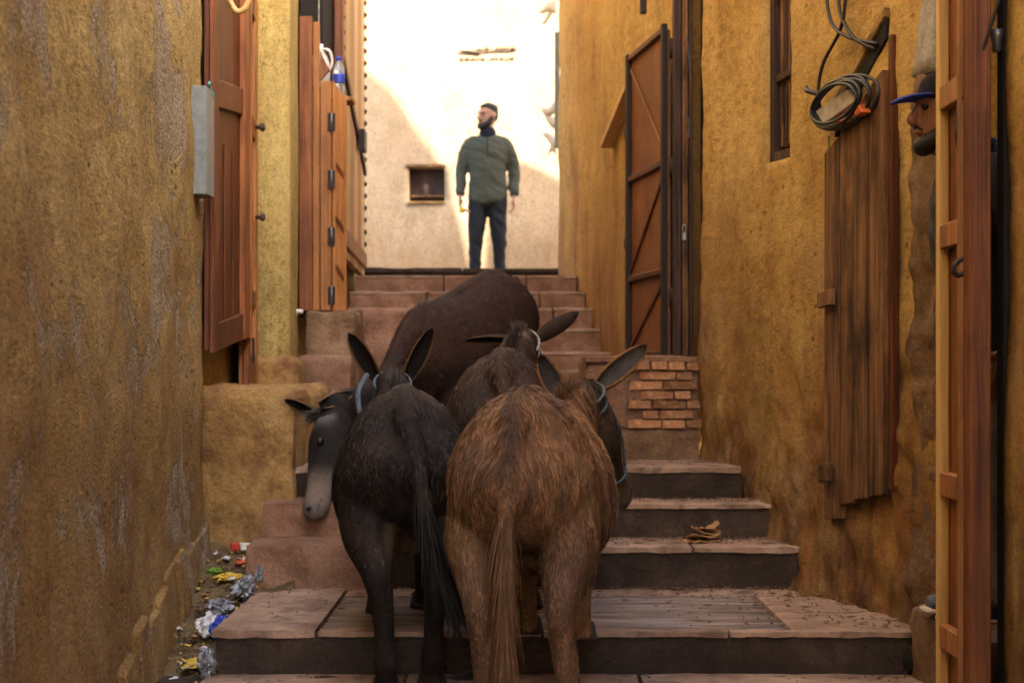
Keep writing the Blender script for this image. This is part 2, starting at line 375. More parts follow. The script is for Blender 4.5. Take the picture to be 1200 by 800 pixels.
def lathe(name, prof, mat, parent=None, seg=20, **kw):
    V = []; F = []
    for (r, z) in prof:
        for s in range(seg): V.append((r*math.cos(2*math.pi*s/seg), r*math.sin(2*math.pi*s/seg), z))
    for i in range(len(prof)-1):
        for s in range(seg): F.append((i*seg+s, i*seg+(s+1) % seg, (i+1)*seg+(s+1) % seg, (i+1)*seg+s))
    F.append(tuple(range(seg-1, -1, -1))); F.append(tuple((len(prof)-1)*seg+s for s in range(seg)))
    return add(name, mesh_of(name, V, F, True), mat, parent, **kw)
def crumple(name, loc, size, mat, seed, sharp=1.0, **kw):
    """crushed sheet: folded facets"""
    bm = bmesh.new(); bmesh.ops.create_icosphere(bm, subdivisions=4, radius=1)
    so = Vector((seed*5.1, seed*2.3, seed*7.7))
    for v in bm.verts:
        p = v.co.copy(); w = mnoise.cell_vector(p*1.7+so)*.5
        k = 1+.45*sharp*mnoise.noise(p*1.5+so)+.30*sharp*abs(mnoise.noise(p*2.6+so*2))-.30*sharp*abs(mnoise.noise(p*4.1+so))
        v.co = p*k
    for v in bm.verts:
        v.co.x *= size[0]/2; v.co.y *= size[1]/2; v.co.z *= size[2]/2
    zm = min(v.co.z for v in bm.verts)
    for v in bm.verts: v.co.z -= zm
    me = bpy.data.meshes.new(name); bm.to_mesh(me); bm.free()
    return add(name, me, mat, loc=loc, **kw)

# ------------------------------------------------------------------ setting: ground, stairs, landing, gutter
V = []; F = []; n = 24
for i in range(n+1):
    for j in range(n+1):
        x = -900+1800*i/n; y = -900+1800*j/n; V.append((x, y, -1.75))
for i in range(n):
    for j in range(n): a = i*(n+1)+j; F.append((a, a+n+1, a+n+2, a+1))
add('ground', mesh_of('ground', V, F), 'gutter', kind='structure')
board('alley_floor', -1.6, 1.9, -3.2, 2.85, -1.74, -1.48, 'tread', kind='structure')

stairs = empty('stairs', kind='structure')
XL = -1.0
def rx(y):                      # right wall line of the lower flight
    t = (8.03-y)/2.28; return .89+.56*max(0, t)
#          y0    y1    top   base
lower = [(2.85, 3.80, -1.33, -1.74), (3.80, 4.72, -1.18, -1.6), (4.72, 5.74, -1.03, -1.4)]
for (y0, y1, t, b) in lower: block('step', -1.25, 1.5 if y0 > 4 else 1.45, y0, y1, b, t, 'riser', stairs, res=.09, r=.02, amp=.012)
for (y0, y1, t) in ((2.83, 3.8, -1.33), (3.78, 4.72, -1.18), (4.70, 5.74, -1.03)):
    e = [-1.02, -.35, .42, 1.36]
    for a, b in zip(e, e[1:]): block('tread_slab', a+.004, b-.004, y0, y1, t-.02, t+.008, 'tread', stairs, res=.08, r=.015, amp=.008)
# wide landing: kerb stone in front, then three slabs of which the middle one is ribbed
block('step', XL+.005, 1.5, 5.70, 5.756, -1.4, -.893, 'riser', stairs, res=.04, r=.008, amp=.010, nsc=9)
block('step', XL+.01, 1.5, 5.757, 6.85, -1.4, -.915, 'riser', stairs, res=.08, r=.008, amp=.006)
def ribs(v): return .010*mnoise.noise(Vector((v[0]*2.2, v[1]*46, 3.1)))+.006*mnoise.noise(Vector((v[0]*5, v[1]*95, 1.1)))-.004
block('tread_slab', XL-.004, -.655, 5.69, 6.82, -.905, -.875, 'tread', stairs, res=.03, r=.010, amp=.007, nsc=9)
me = rbox((1.555, 1.0, .08), .05, .012, .004, 6, 3)
def ribbed(x0, x1, y0, y1, z0, z1):
    nx = 50; ny = 110; V = []; F = []
    for j in range(ny+1):
        for i in range(nx+1):
            x = x0+(x1-x0)*i/nx; y = y0+(y1-y0)*j/ny
            q = mnoise.noise(Vector((x*1.5, y*24, 3.1)))+.6*mnoise.noise(Vector((x*3, y*52, 1.1)))+.25*mnoise.noise(Vector((x*14, y*40, 9)))
            V.append((x, y, z1+.011*max(-1.2, q)+.005*fbm((x, y, 0), 3)))
    for j in range(ny):
        for i in range(nx): a = j*(nx+1)+i; F.append((a, a+1, a+nx+2, a+nx+1))
    k = len(V)
    rim = [i for i in range(nx+1)]+[j*(nx+1)+nx for j in range(1, ny+1)]+[ny*(nx+1)+i for i in range(nx-1, -1, -1)]+[j*(nx+1) for j in range(ny-1, 0, -1)]
    for a in rim: V.append((V[a][0], V[a][1], z0))
    for q in range(len(rim)):
        q2 = (q+1) % len(rim); F.append((rim[q2], rim[q], k+q, k+q2))
    return mesh_of('ribbed', V, F, True)
add('ribbed_slab', ribbed(-.648, .935, 5.76, 6.60, -.97, -.888), 'ribbed', stairs)
block('nosing', -.65, .10, 5.685, 5.757, -.902, -.878, 'tread', stairs, res=.03, r=.008, amp=.006, nsc=10)
block('nosing', .105, .72, 5.685, 5.757, -.902, -.88, 'tread', stairs, res=.03, r=.008, amp=.006, nsc=10)
block('nosing', .725, 1.46, 5.685, 5.757, -.902, -.88, 'tread', stairs, res=.03, r=.008, amp=.006, nsc=10)
e = [5.762, 5.97, 6.17, 6.36, 6.6]
for a, b in zip(e, e[1:]): block('tread_slab', .942, 1.46, a+.003, b-.003, -.97, -.882, 'tread', stairs, res=.035, r=.012, amp=.007)
block('tread_slab', -.65, 1.40, 6.605, 6.84, -.97, -.882, 'tread', stairs, res=.05, r=.012, amp=.008)
# flight of three
def step(y0, y1, base, top, xl, xr, cuts, name='riser', nose=.006):
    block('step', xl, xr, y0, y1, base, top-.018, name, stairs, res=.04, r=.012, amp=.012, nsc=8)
    e = [xl]+cuts+[xr]
    for a, b in zip(e, e[1:]):
        block('tread_slab', a+.003, b-.003, y0-nose-random.random()*.008, y1+.01, top-.024, top+random.uniform(-.004, .004), 'tread', stairs, res=.03, r=.008, amp=.006, nsc=10)
block('step_end_stone', -1.06, -.52, 6.76, 7.2, -.96, -.705, 'redstone', stairs, res=.022, r=.012, amp=.012, nsc=9)
step(6.79, 7.20, -1.0, -.715, -.515, 1.27, [.1, .72])
block('step_end_stone', -1.05, -.60, 7.13, 7.5, -.8, -.565, 'redstone', stairs, res=.022, r=.012, amp=.012, nsc=9)
step(7.15, 7.45, -.8, -.571, -.595, 1.13, [.25])
step(7.41, 9.32, -.7, -.437, -1.0, 1.0, [-.3, .35])
# long upper part, mostly behind the animals
upper = [(9.3, 10.0, -.28), (10.0, 10.5, -.13), (10.5, 11.1, -.02), (11.1, 11.62, .10), (11.62, 12.05, .26), (12.05, 12.5, .42), (12.5, 13.0, .555), (13.0, 14.32, .70)]
for k, (y0, y1, t) in enumerate(upper):
    xr = .36 if y1 < 9.7 else .80-.082*(y0-9.3)
    e = [-1.2, -.62+.1*(k % 2), .02+.09*((k*3) % 4), xr]
    for a, b in zip(e, e[1:]):
        block('step', a+.004, b-.004, y0, y1+.02, t-.4, t-.018, 'redstone', stairs, res=.05, r=.010, amp=.008, nsc=8)
        block('tread_slab', a+.003, b-.003, y0-.006, y1+.01, t-.022, t, 'tread', stairs, res=.06, r=.012, amp=.006)
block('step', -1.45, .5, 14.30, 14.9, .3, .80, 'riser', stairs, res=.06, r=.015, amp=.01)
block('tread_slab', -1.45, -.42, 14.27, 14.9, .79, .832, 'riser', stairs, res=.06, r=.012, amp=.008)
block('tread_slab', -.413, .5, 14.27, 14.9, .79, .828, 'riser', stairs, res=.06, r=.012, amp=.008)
board('upper_street', -9, 9, 14.91, 20.2, .2, .826, 'gutter', kind='structure')

# gutter bed between the wall and the stair
V = []; F = []; nx = 16; ny = 90
for j in range(ny+1):
    y = 3+4.5*j/ny
    for i in range(nx+1):
        x = -1.36+.5*i/nx; z = -1.12+.165*(y-5.3)
        V.append((x, y, z+.03*fbm((x, y, 0), 7)+.05*abs(i/nx-.5)))
for j in range(ny):
    for i in range(nx): a = j*(nx+1)+i; F.append((a, a+1, a+nx+2, a+nx+1))
add('gutter', mesh_of('gutter', V, F, True), 'gutter', kind='structure')
# loose grit in the gutter
V = []; F = []
for k in range(900):
    y = rng.uniform(4.6, 7.3); x = rng.uniform(-1.27, -.99); z = -1.12+.165*(y-5.3)+.012; s = rng.uniform(.003, .011)
    b = len(V)
    for q in ((1, 0, 0), (-1, 0, 0), (0, 1, 0), (0, -1, 0), (0, 0, 1), (0, 0, -1)):
        V.append((x+q[0]*s*rng.uniform(.6, 1.3), y+q[1]*s*rng.uniform(.6, 1.3), z+q[2]*s*.7))
    for f in ((0, 2, 4), (2, 1, 4), (1, 3, 4), (3, 0, 4), (2, 0, 5), (1, 2, 5), (3, 1, 5), (0, 3, 5)): F.append(tuple(b+i for i in f))
add('gutter_grit', mesh_of('grit', V, F), 'gutter', label='loose grit and crumbs lying in the gutter beside the stairs', cat='grit', kind='stuff')

# grit, chaff and crumbs swept into the corners of the treads
V = []; F = []
beds = [(-.98, 1.38, 6.45, 6.78, -.872, 420), (1.0, 1.42, 5.75, 6.6, -.872, 380), (-.95, .9, 5.75, 6.5, -.872, 200), (.3, 1.22, 6.85, 7.13, -.71, 300), (.2, 1.08, 7.2, 7.4, -.566, 220), (.3, .95, 7.6, 8.02, -.432, 260), (-1.0, 1.3, 4.9, 5.66, -1.02, 200)]
for (x0, x1, y0, y1, z, n) in beds:
    for k in range(n):
        x = x1-(x1-x0)*rng.random()**1.6; y = y1-(y1-y0)*rng.random()**1.8; sx = rng.uniform(.002, .007); ln = sx*(1 if rng.random() < .75 else 4); b = len(V)
        a = rng.random()*6.28; ca, sa = math.cos(a), math.sin(a)
        for q in ((1, 0, 0), (-1, 0, 0), (0, 1, 0), (0, -1, 0), (0, 0, 1), (0, 0, -1)):
            u = q[0]*ln*rng.uniform(.6, 1.3); w = q[1]*sx*rng.uniform(.6, 1.3); V.append((x+u*ca-w*sa, y+u*sa+w*ca, z+q[2]*sx*.6))
        for f in ((0, 2, 4), (2, 1, 4), (1, 3, 4), (3, 0, 4), (2, 0, 5), (1, 2, 5), (3, 1, 5), (0, 3, 5)): F.append(tuple(b+i for i in f))
add('tread_grit', mesh_of('tread_grit', V, F), 'rough', label='grit and chaff scattered over the stair treads', cat='grit', kind='stuff')

# ------------------------------------------------------------------ walls
def lflare(u, v):            # the foot of the wall swells outward
    return .02*max(0, (-.55-v))/.5
lw = facade('house_wall', (-1.315, 7.26), (-1.05, 2.5), -1.75, 6.5, 'left', res=.045, amp=.016, nsc=1.6, thick=.5, flare=lflare,
            label='weathered ochre plaster wall with bare grey patches above upright stone slabs', cat='wall')
facade('house_wall', (-1.05, 2.5), (-1.05, -9), -1.75, 6.5, 'left', res=.3, label='ochre plaster wall behind the photographer along the lower alley', cat='wall')
# upright slabs at the foot of the wall
ys = [4.62, 4.86, 5.12, 5.36, 5.58, 5.80, 6.05, 6.30, 6.52, 6.80, 7.04, 7.29]
for k, (a, b) in enumerate(zip(ys, ys[1:])):
    def wx(y): return -1.05-.265*(y-2.5)/4.76
    top = lambda y: -.86+.135*(y-5.33)
    jo = random.uniform(-.008, .012); out = .050-.008*(a-4.6)+jo; o2 = .050-.008*(b-4.6)+jo; g = .008; jt = random.uniform(-.05, .04)
    pts = [(wx(a)-.1, a+g, -1.4), (wx(a)+out+.05, a+g, -1.4), (wx(b)+o2+.05, b-g, -1.4), (wx(b)-.1, b-g, -1.4),
           (wx(a)-.1, a+g, top(a)+jt), (wx(a)+out-.01, a+g, top(a)+jt-.02), (wx(b)+o2-.01, b-g, top(b)+jt-.02), (wx(b)-.1, b-g, top(b)+jt)]
    o = hull('base_slab', pts, 'left', lw, bev=.006)

def rw_pt(t): return (.89+.56*t, 8.03-2.28*t)
def Lw(t): return t*math.hypot(.56, 2.28)
LR = Lw(1.0)
def uR(t): return LR-Lw(t)              # distance from the near end
def rflare(u, v):
    k = max(0, -.28-v)
    return .07*k*k/.3*(1 if u > .9 else .5)+.028*min(1, max(0, .25-v)/.6)*(fbm((u*7, v*7, 2), 1)+.6*fbm((u*19, v*19, 5), 1))
rwall = facade('house_wall', rw_pt(1.0), rw_pt(0), -1.75, 4.25, 'right', res=.04, amp=.014, nsc=1.7, thick=.5, flare=rflare, seed=5,
               openings=[(round(uR(.452), 4), round(uR(.325), 4), .86, 2.7, .14)],
               label='stained ochre plaster wall carrying the plank hatch and the cable coil', cat='wall')
# broken lattice window in it
Aw = rw_pt(.452); Bw = rw_pt(.325); wl_ = math.hypot(Aw[0]-Bw[0], Aw[1]-Bw[1])
win = empty('lattice_window', 'narrow dark wooden window with broken lattice set in ochre wall', 'window', (0, 0, 0))
leafboard('back_board', Aw, Bw, 0, wl_, -.135, -.115, .86, 2.7, 'darkwood', win)
leafboard('frame_stile', Aw, Bw, .003, .035, -.112, -.02, .868, 2.69, 'darkwood', win)
leafboard('frame_stile', Aw, Bw, wl_-.04, wl_-.003, -.112, -.03, .868, 2.69, 'darkwood', win)
leafboard('frame_rail', Aw, Bw, .037, wl_-.042, -.112, -.03, .868, .91, 'darkwood', win)
for k in range(7):
    u = .05+k*(wl_-.1)/6.5; z0 = .915+random.random()*.12
    leafboard('slat', Aw, Bw, u, u+.018, -.11, -.055-.02*random.random(), (z0, z0), 2.68, 'darkwood' if k % 3 else 'oldplank', win)
for z in (1.22, 1.58): leafboard('cross_slat', Aw, Bw, .037, wl_-.042, -.054, -.04, (z, z+random.uniform(-.05, .05)), (z+.022, z+.02), 'darkwood', win)

# far right wall, doorway between
facade('house_wall', (.86, 8.62), (.388, 14.3), -.5, 4.8, 'far_right', res=.09, amp=.012, thick=2.6, seed=9,
       label='ochre wall with reddish damp stains running up to the top of the stairs', cat='wall')
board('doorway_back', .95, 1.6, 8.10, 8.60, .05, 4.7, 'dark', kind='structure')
facade('house_wall', (1.2, -9), (1.34, 4.62), -1.75, 4.25, 'right', res=.1, label='ochre plaster wall beside the open framed door, near end', cat='wall')[
       'group'] = 'alley walls'
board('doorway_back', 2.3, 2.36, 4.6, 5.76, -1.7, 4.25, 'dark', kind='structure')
board('doorway_sun_stop', 1.80, 2.36, 4.5, 4.595, -1.7, 4.25, 'dark', kind='structure')  # unseen side wall added to stop sun leaking through the doorway
board('doorway_lintel', 1.47, 2.4, 4.63, 5.74, 2.0, 4.25, 'tall', kind='structure')
# bare rubble and grey lime at the near end of that wall
def off(p, o): return (p[0]-.97*o, p[1]-.24*o)
facade('bare_rubble', off(rw_pt(1.0), .004), off(rw_pt(.925), .004), -1.3, 1.0, 'rough', res=.03, amp=.02, nsc=5, thick=.12, parent=rwall, flare=lambda u, v: .015+.02*fbm((u*20, v*12, 1), 1))
facade('lime_patch', off(rw_pt(1.0), .004), off(rw_pt(.93), .004), 1.0, 4.2, 'greyp', res=.05, amp=.012, nsc=4, thick=.12, parent=rwall, flare=lambda u, v: .012)

# left pier and far left wall
pier = empty('wall_pier', 'yellow plaster pier with a bulging stone foot beside the wooden shutters', 'wall')
facade('plaster_face', (-1.165, 8.90), (-1.6, 8.90), -.3, 6.5, 'pier', res=.05, amp=.01, thick=.3, parent=pier)
board('side_face', -1.6, -1.162, 8.93, 9.25, -.3, 6.5, 'pier', pier)
block('foot_stone', -1.36, -1.105, 8.72, 9.15, -.14, .055, 'ochstone', pier, res=.03, r=.05, amp=.02)
facade('house_wall', (-1.29, 14.3), (-1.29, 9.2), -.5, 6.5, 'pier', res=.12, thick=.6, label='pale yellow wall behind the wooden shop shutters', cat='wall')
board('door_recess', -1.9, -1.36, 7.27, 8.9, -.3, 4.0, 'tall', kind='structure')

# back wall over the top of the stairs
bw = facade('back_wall', (7, 20), (-7, 20), .2, 9, 'back', res=.12, amp=.02, nsc=.8, thick=.6,
            openings=[(round(7+.79, 3), round(7+1.21, 3), 1.94, 2.34, .3)],
            label='sunlit cream plaster wall with a small square window hole across the upper street', cat='wall')
wnd = empty('window_hole', None, None); wnd.parent = bw
board('lintel', -1.235, -.775, 19.965, 20.05, 2.342, 2.372, 'oldplank', wnd)
board('sill', -1.22, -.78, 19.97, 20.2, 1.915, 1.938, 'ochstone', wnd)
board('shutter', -1.205, -.80, 20.20, 20.24, 1.95, 2.33, 'darkwood', wnd)  # dark board in the hole standing in for its unlit interior
for k in range(1): board('shelf_board', -1.2, -.80, 20.08, 20.19, 2.0+.12*k, 2.02+.12*k, 'oldplank', wnd)
# the black hand lettering on it (worn beyond reading): two lines and a swash
def stroke(pts, w, parent):
    V = []; F = []; P = [Vector((p[0], 19.962, p[1])) for p in pts]
    for i, p in enumerate(P):
        t = (P[min(i+1, len(P)-1)]-P[max(i-1, 0)]).normalized(); nn = Vector((-t.z, 0, t.x)); k = w*(.6+.8*random.random())
        V += [p+nn*k, p-nn*k, p+nn*k+Vector((0, .03, 0)), p-nn*k+Vector((0, .03, 0))]
        if i: a = 4*i; F += [(a-4, a, a+1, a-3), (a-4, a-2, a+2, a), (a-3, a+1, a+3, a-1)]
    return add('painted_stroke', mesh_of('stroke', V, F), 'paint', parent)
def px(x, y): return ((x-600)/100, (430-y)/100)
stroke([px(x, y) for x, y in ((540, 60), (548, 61.5), (556, 62.5), (564, 64))], .004, bw)
stroke([px(x, y) for x, y in ((540, 60), (555, 60.3), (572, 60), (590, 59.3), (606, 58.6))], .0035, bw)
def scrib(x0, x1, y, n, h):
    for k in range(n):
        x = x0+(x1-x0)*k/n; w = (x1-x0)/n*.8
        stroke([px(x, y+h*random.uniform(-.3, .5)), px(x+w*.3, y-h*random.random()), px(x+w*.6, y+h*.5), px(x+w, y+h*random.uniform(-.5, .5))], .0018, bw)
scrib(561, 578, 55.6, 2, 1.5); scrib(582, 606, 55.4, 4, 1.0); scrib(540, 572, 69, 5, 2.2); scrib(576, 606, 68.5, 5, 2.2)

# unseen house front added; roofline shaped to cast the back wall's curved shadow edge
dd = 20-14.32; sh_x = dd*math.tan(SUN_AZ); sh_z = dd/math.cos(SUN_AZ)*math.tan(SUN_EL)
prof = [(-5.1, 5.2), (-3.2, 4.7), (-2.4, 4.2), (-2.0, 3.8), (-1.7, 3.45), (-1.45, 3.24), (-1.2, 2.9), (-.95, 2.55), (-.8, 2.28), (-.66, 1.85), (-.55, 1.40), (-.45, 1.15), (-.3, 1.1), (.0, 1.15), (.03, 2.3), (.12, 2.42), (.55, 2.22), (1.2, 1.9), (3, 1.9), (7, 1.9)]
sk = [(x+sh_x, h+sh_z) for x, h in prof]
V = [(x, y, h) for y in (14.32, 14.0) for x, h in sk]+[(x, y, -1.0) for y in (14.32, 14.0) for x, h in sk]
F = []; N = len(sk)
for i in range(N-1): F += [(i, 2*N+i, 2*N+i+1, i+1), (N+i, N+i+1, 3*N+i+1, 3*N+i), (i, i+1, N+i+1, N+i)]
F += [(0, N, 3*N, 2*N), (N-1, 3*N-1, 4*N-1, 2*N-1)]
add('shadow_house', mesh_of('shadow_house', V, F), 'tall', label='unseen house front added to cast the curved shadow on the back wall', cat='house')

# ------------------------------------------------------------------ platforms and blocks beside the stairs
block('stone_platform', -1.42, -.93, 7.33, 8.95, -1.0, -.092, 'ochstone', res=.045, r=.05, amp=.028, nsc=4,
      label='rough ochre stone platform under the open red door', cat='platform')
blk = [(-1.14, -.86, 9.40, 10.0, .055, .31, 'rough', 'square plastered block carrying the folding wooden shutters'),
       (-1.16, -.86, 9.18, 10.1, -.07, .065, 'redstone', 'low red stone block between the pier foot and the square block'),
       (-1.06, -.80, 8.55, 9.2, -.30, -.128, 'redstone', 'worn red step stone with a pale top beside the pier foot'),
       (-.86, -.45, 9.75, 10.6, .0, .335, 'redstone', 'weathered reddish block behind the plastered block')]
for (a, b, c, d, e, f, m, l) in blk: block('stone_block', a, b, c, d, e-.25, f, m, res=.03, r=.03, amp=.018, nsc=5, label=l, cat='block', group='stone blocks beside the stairs')

bp = empty('brick_platform', 'brick faced door platform with an earthen foot beside the steps', 'platform', (0, 0, 0))
block('core', .37, .875, 8.048, 8.58, -.55, .03, 'mortar', bp, res=.06, r=.01, amp=.01)
block('core_rear', .37, .70, 8.585, 9.65, -.55, .03, 'mortar', bp, res=.08, r=.01, amp=.01)
block('foot', .36, .888, 8.035, 8.10, -.50, -.292, 'rough', bp, res=.03, r=.02, amp=.012)
block('plaster_patch', .352, .56, 8.028, 8.10, -.29, .02, 'redstone', bp, res=.03, r=.03, amp=.02)
block('top_slab', .34, .89, 8.02, 8.60, .022, .052, 'redstone', bp, res=.04, r=.012, amp=.008)
bmesh_cache = [rbox((w, .07, .038), .014, .003, .004, 26, s) for s, w in enumerate((.155, .105, .075, .165))]
for m_ in bmesh_cache: m_.materials.append(MAT['brick'])
z = -.286
row = 0
while z < .0:
    x = .565+(.03 if row % 2 else -.035)+random.uniform(0, .02)
    while x < .875:
        k = random.choice((0, 0, 1, 2, 3)); w = (.155, .105, .075, .165)[k]
        if x+w > .9: k = 2; w = .075
        if x+w > .915: break
        o = add('brick', bmesh_cache[k], None, bp); o.location = (x+w/2, 8.062+random.uniform(-.014, .006), z+random.uniform(-.002, .002))
        o.rotation_euler = (0, random.uniform(-.03, .03), random.uniform(-.04, .04)); x += w+.007
    z += .0455; row += 1

# ------------------------------------------------------------------ doors and shutters
d1 = empty('door_leaf', 'tall dark red wooden door leaf folded back over the stone platform', 'door')
A = (-1.285, 7.24); B = (-1.275, 8.12); LB = .88
bt = lambda u: .058+.085*u/LB
def slat1(nm, u0, u1, t0, t1, b, t, m): return leafboard(nm, A, B, u0, u1, t0, t1, b, t, m, d1)
slat1('panel', .01, LB-.01, -.0, .024, (bt(.01)+.01, bt(LB)+.01), 3.2, 'darkred')
slat1('stile', 0, .11, -.022, -.001, (bt(0), bt(.11)), 3.2, 'darkred'); slat1('stile', LB-.14, LB, -.03, -.001, (bt(LB-.14), bt(LB)), 3.2, 'redwood')
slat1('edge_strip', LB+.001, LB+.03, -.035, .03, (bt(LB)-.01, bt(LB)-.01), 3.2, 'orangewood')
for z0 in (.0, 1.05): slat1('rail', .112, LB-.142, -.02, -.001, (bt(.11)+z0, bt(LB-.14)+z0), (bt(.11)+z0+.12, bt(LB-.14)+z0+.12), 'darkred')
for u in (.33, .55): slat1('plank_joint', u, u+.012, -.008, -.0005, (bt(u)+.125, bt(u)+.125), .99, 'darkred')
slat1('bolt', LB+.002, LB+.012, -.05, -.037, .02, .14, 'iron')
d2 = empty('door_leaf', 'narrow orange wooden door leaf with round knobs standing on the platform', 'door')
A2 = (-1.285, 8.14); B2 = (-1.325, 8.70); L2 = .56
for nm, u0, u1, t0, t1, b, t, m in (('panel', .01, L2-.01, 0, .02, -.09, 1.84, 'orangewood'), ('stile', 0, .10, -.03, -.001, -.092, 1.86, 'redwood'), ('stile', L2-.12, L2, -.03, -.001, -.092, 1.86, 'orangewood'),
        ('rail', .102, L2-.122, -.028, -.001, -.09, .06, 'redwood'), ('rail', .102, L2-.122, -.028, -.001, .30, .38, 'redwood'), ('rail', .102, L2-.122, -.028, -.001, 1.14, 1.24, 'redwood'), ('rail', .102, L2-.122, -.028, -.001, 1.74, 1.85, 'redwood')):
    leafboard(nm, A2, B2, u0, u1, t0, t1, b, t, m, d2)
for z in (.75, 1.2):
    k = lathe('knob', [(.01, 0), (.01, .02), (.02, .028), (.022, .038), (.014, .048)], 'darkwood', d2, 12); k.location = (-1.285, 8.55, z); k.rotation_euler = (0, R(90), 0)
board('meter_box', -1.31, -1.238, 6.92, 7.10, .70, 1.14, 'greybox', label='grey enamel meter box hung on the ochre wall by the red door', cat='box')
tube('green_tie', [(-1.235, 6.96, 1.15), (-1.24, 6.99, 1.165), (-1.245, 7.04, 1.15), (-1.235, 7.07, 1.12)], .005, 'cyan', label='teal plastic tie on top of the grey meter box', cat='tie')
tube('bent_rod', [(-1.26, 7.35, 1.70), (-1.2, 7.35, 1.545), (-1.155, 7.35, 1.54), (-1.13, 7.35, 1.60), (-1.10, 7.35, 1.75)], .013, 'palewood', label='bent brown rod hanging above the dark red door leaf', cat='rod')
tube('white_pipe', [(-1.175, 9.22, 1.9), (-1.175, 9.22, 1.0), (-1.175, 9.22, .33), (-1.165, 9.22, .305), (-1.13, 9.22, .30)], .012, 'white', sub=4, label='thin white pipe running down between pier and shutters', cat='pipe')

sh = empty('folding_shutter', 'folding orange wooden shutter with black hinges standing on a plastered block', 'shutter')
Y = 9.55
board('plank', -1.19, -1.118, Y-.01, Y+.02, .315, 1.96, 'redwood', sh)
board('plank', -1.115, -1.078, Y, Y+.025, .315, 1.93, 'orangewood', sh)
board('plank', -1.074, -1.012, Y+.005, Y+.03, .315, 1.60, 'orangewood', sh)
hull('top_bracket', [(-1.075, Y, 1.60), (-1.02, Y, 1.66), (-1.02, Y+.03, 1.66), (-1.075, Y+.03, 1.60), (-1.075, Y, 1.78), (-1.06, Y, 1.74), (-1.06, Y+.03, 1.74), (-1.075, Y+.03, 1.78)], 'redwood', sh)
hull('leaf', [(-1.006, Y+.004, .315), (-.93, Y+.06, .315), (-.935, Y+.08, .315), (-1.006, Y+.028, .315), (-1.006, Y+.004, 1.61), (-.93, Y+.06, 1.50), (-.935, Y+.08, 1.50), (-1.006, Y+.028, 1.61)], 'orangewood', sh)
for z in (1.32, 1.0, .68, .30+.05):
    h = board('hinge', -1.03, -.99, Y-.004, Y+.003, z, z+.10, 'iron', sh, bev=.001)
    tube('hinge_pin', [(-1.009, Y-.006, z-.004), (-1.009, Y-.006, z+.104)], .004, 'steel', h, sub=1)
for z in (.55, .82, 1.12): hull('slot', [(-.985, Y+.006, z), (-.945, Y+.034, z-.06), (-.945, Y+.040, z-.06), (-.985, Y+.012, z), (-.985, Y+.006, z+.03), (-.945, Y+.034, z-.03), (-.945, Y+.040, z-.03), (-.985, Y+.012, z+.03)], 'darkred', sh, bev=.001)
board('shelf_board', -1.03, -.90, 9.62, 9.8, 1.50, 1.525, 'orangewood', sh)
bt_ = empty('water_bottle', 'clear plastic water bottle with blue cap on the shutter shelf', 'bottle', (-.985, 9.70, 1.526))
lathe('bottle_body', [(.03, 0), (.034, .01), (.034, .06), (.031, .07), (.034, .08), (.034, .15), (.03, .175), (.016, .20), (.013, .215)], 'bottle', bt_)
lathe('label_band', [(.0345, .085), (.0348, .09), (.0348, .13), (.0345, .135)], 'blue', bt_)
lathe('cap', [(.015, .213), (.015, .235), (.012, .238)], 'blue', bt_)
jug = empty('white_jug', 'white plastic jug hanging behind the top of the folding shutter', 'jug', (-1.095, 9.72, 1.60))
lathe('jug_body', [(.03, 0), (.055, .01), (.062, .06), (.06, .12), (.04, .17), (.02, .2), (.02, .235)], 'white', jug)
tube('jug_handle', [(.02, -.04, .2), (.06, -.05, .19), (.075, -.04, .13), (.058, -.03, .08)], .008, 'white', jug)
tube('jug_string', [(0, 0, .23), (-.005, 0, .4), (0, 0, .9)], .003, 'rope2', jug)

board('door_post', -1.13, -1.075, 10.85, 10.95, .0, 3.6, 'redwood', label='tall red wooden post between the folding shutter and the studded door', cat='post')
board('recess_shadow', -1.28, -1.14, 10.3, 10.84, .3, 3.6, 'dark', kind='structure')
sd = empty('studded_door', 'tall wooden door leaf studded with iron nails beside the red post', 'door')
A3 = (-1.105, 11.05); B3 = (-1.205, 13.95); L3 = math.hypot(.1, 2.9)
nb = 6
for k in range(nb): leafboard('plank', A3, B3, k*L3/nb+.004, (k+1)*L3/nb-.004, 0, .05, .74, 3.5, 'palewood' if k % 2 else 'orangewood', sd)
leafboard('cross_bar', A3, B3, .02, L3-.02, -.022, -.001, (.80, .80), (.92, .92), 'orangewood', sd)
leafboard('brace', A3, B3, .05, L3-.05, -.02, -.001, (1.95, 1.55), (2.02, 1.62), 'darkwood', sd)
stud = lathe('stud', [(.004, 0), (.024, .002), (.02, .014), (.008, .022)], 'iron', None, 8).data
bpy.data.objects.remove(bpy.data.objects['stud'])
dv = (Vector((*B3, 0))-Vector((*A3, 0))).normalized()
for k in range(26):
    for u in (.06, L3-.06):
        o = add('stud', stud, None, sd); p = Vector((*A3, 0))+dv*u; o.location = (p.x+.001, p.y, 1.0+k*.098); o.rotation_euler = (0, R(90), 0)
lk = board('lock', -1.15, -1.10, 12.75, 12.95, 1.62, 1.78, 'iron', sd)
tube('leaning_stick', [(-1.01, 9.9, 1.15), (-.975, 9.86, .7), (-.955, 9.82, .33)], .011, 'orangewood', label='thin wooden stick leaning beside the folding shutter', cat='stick')

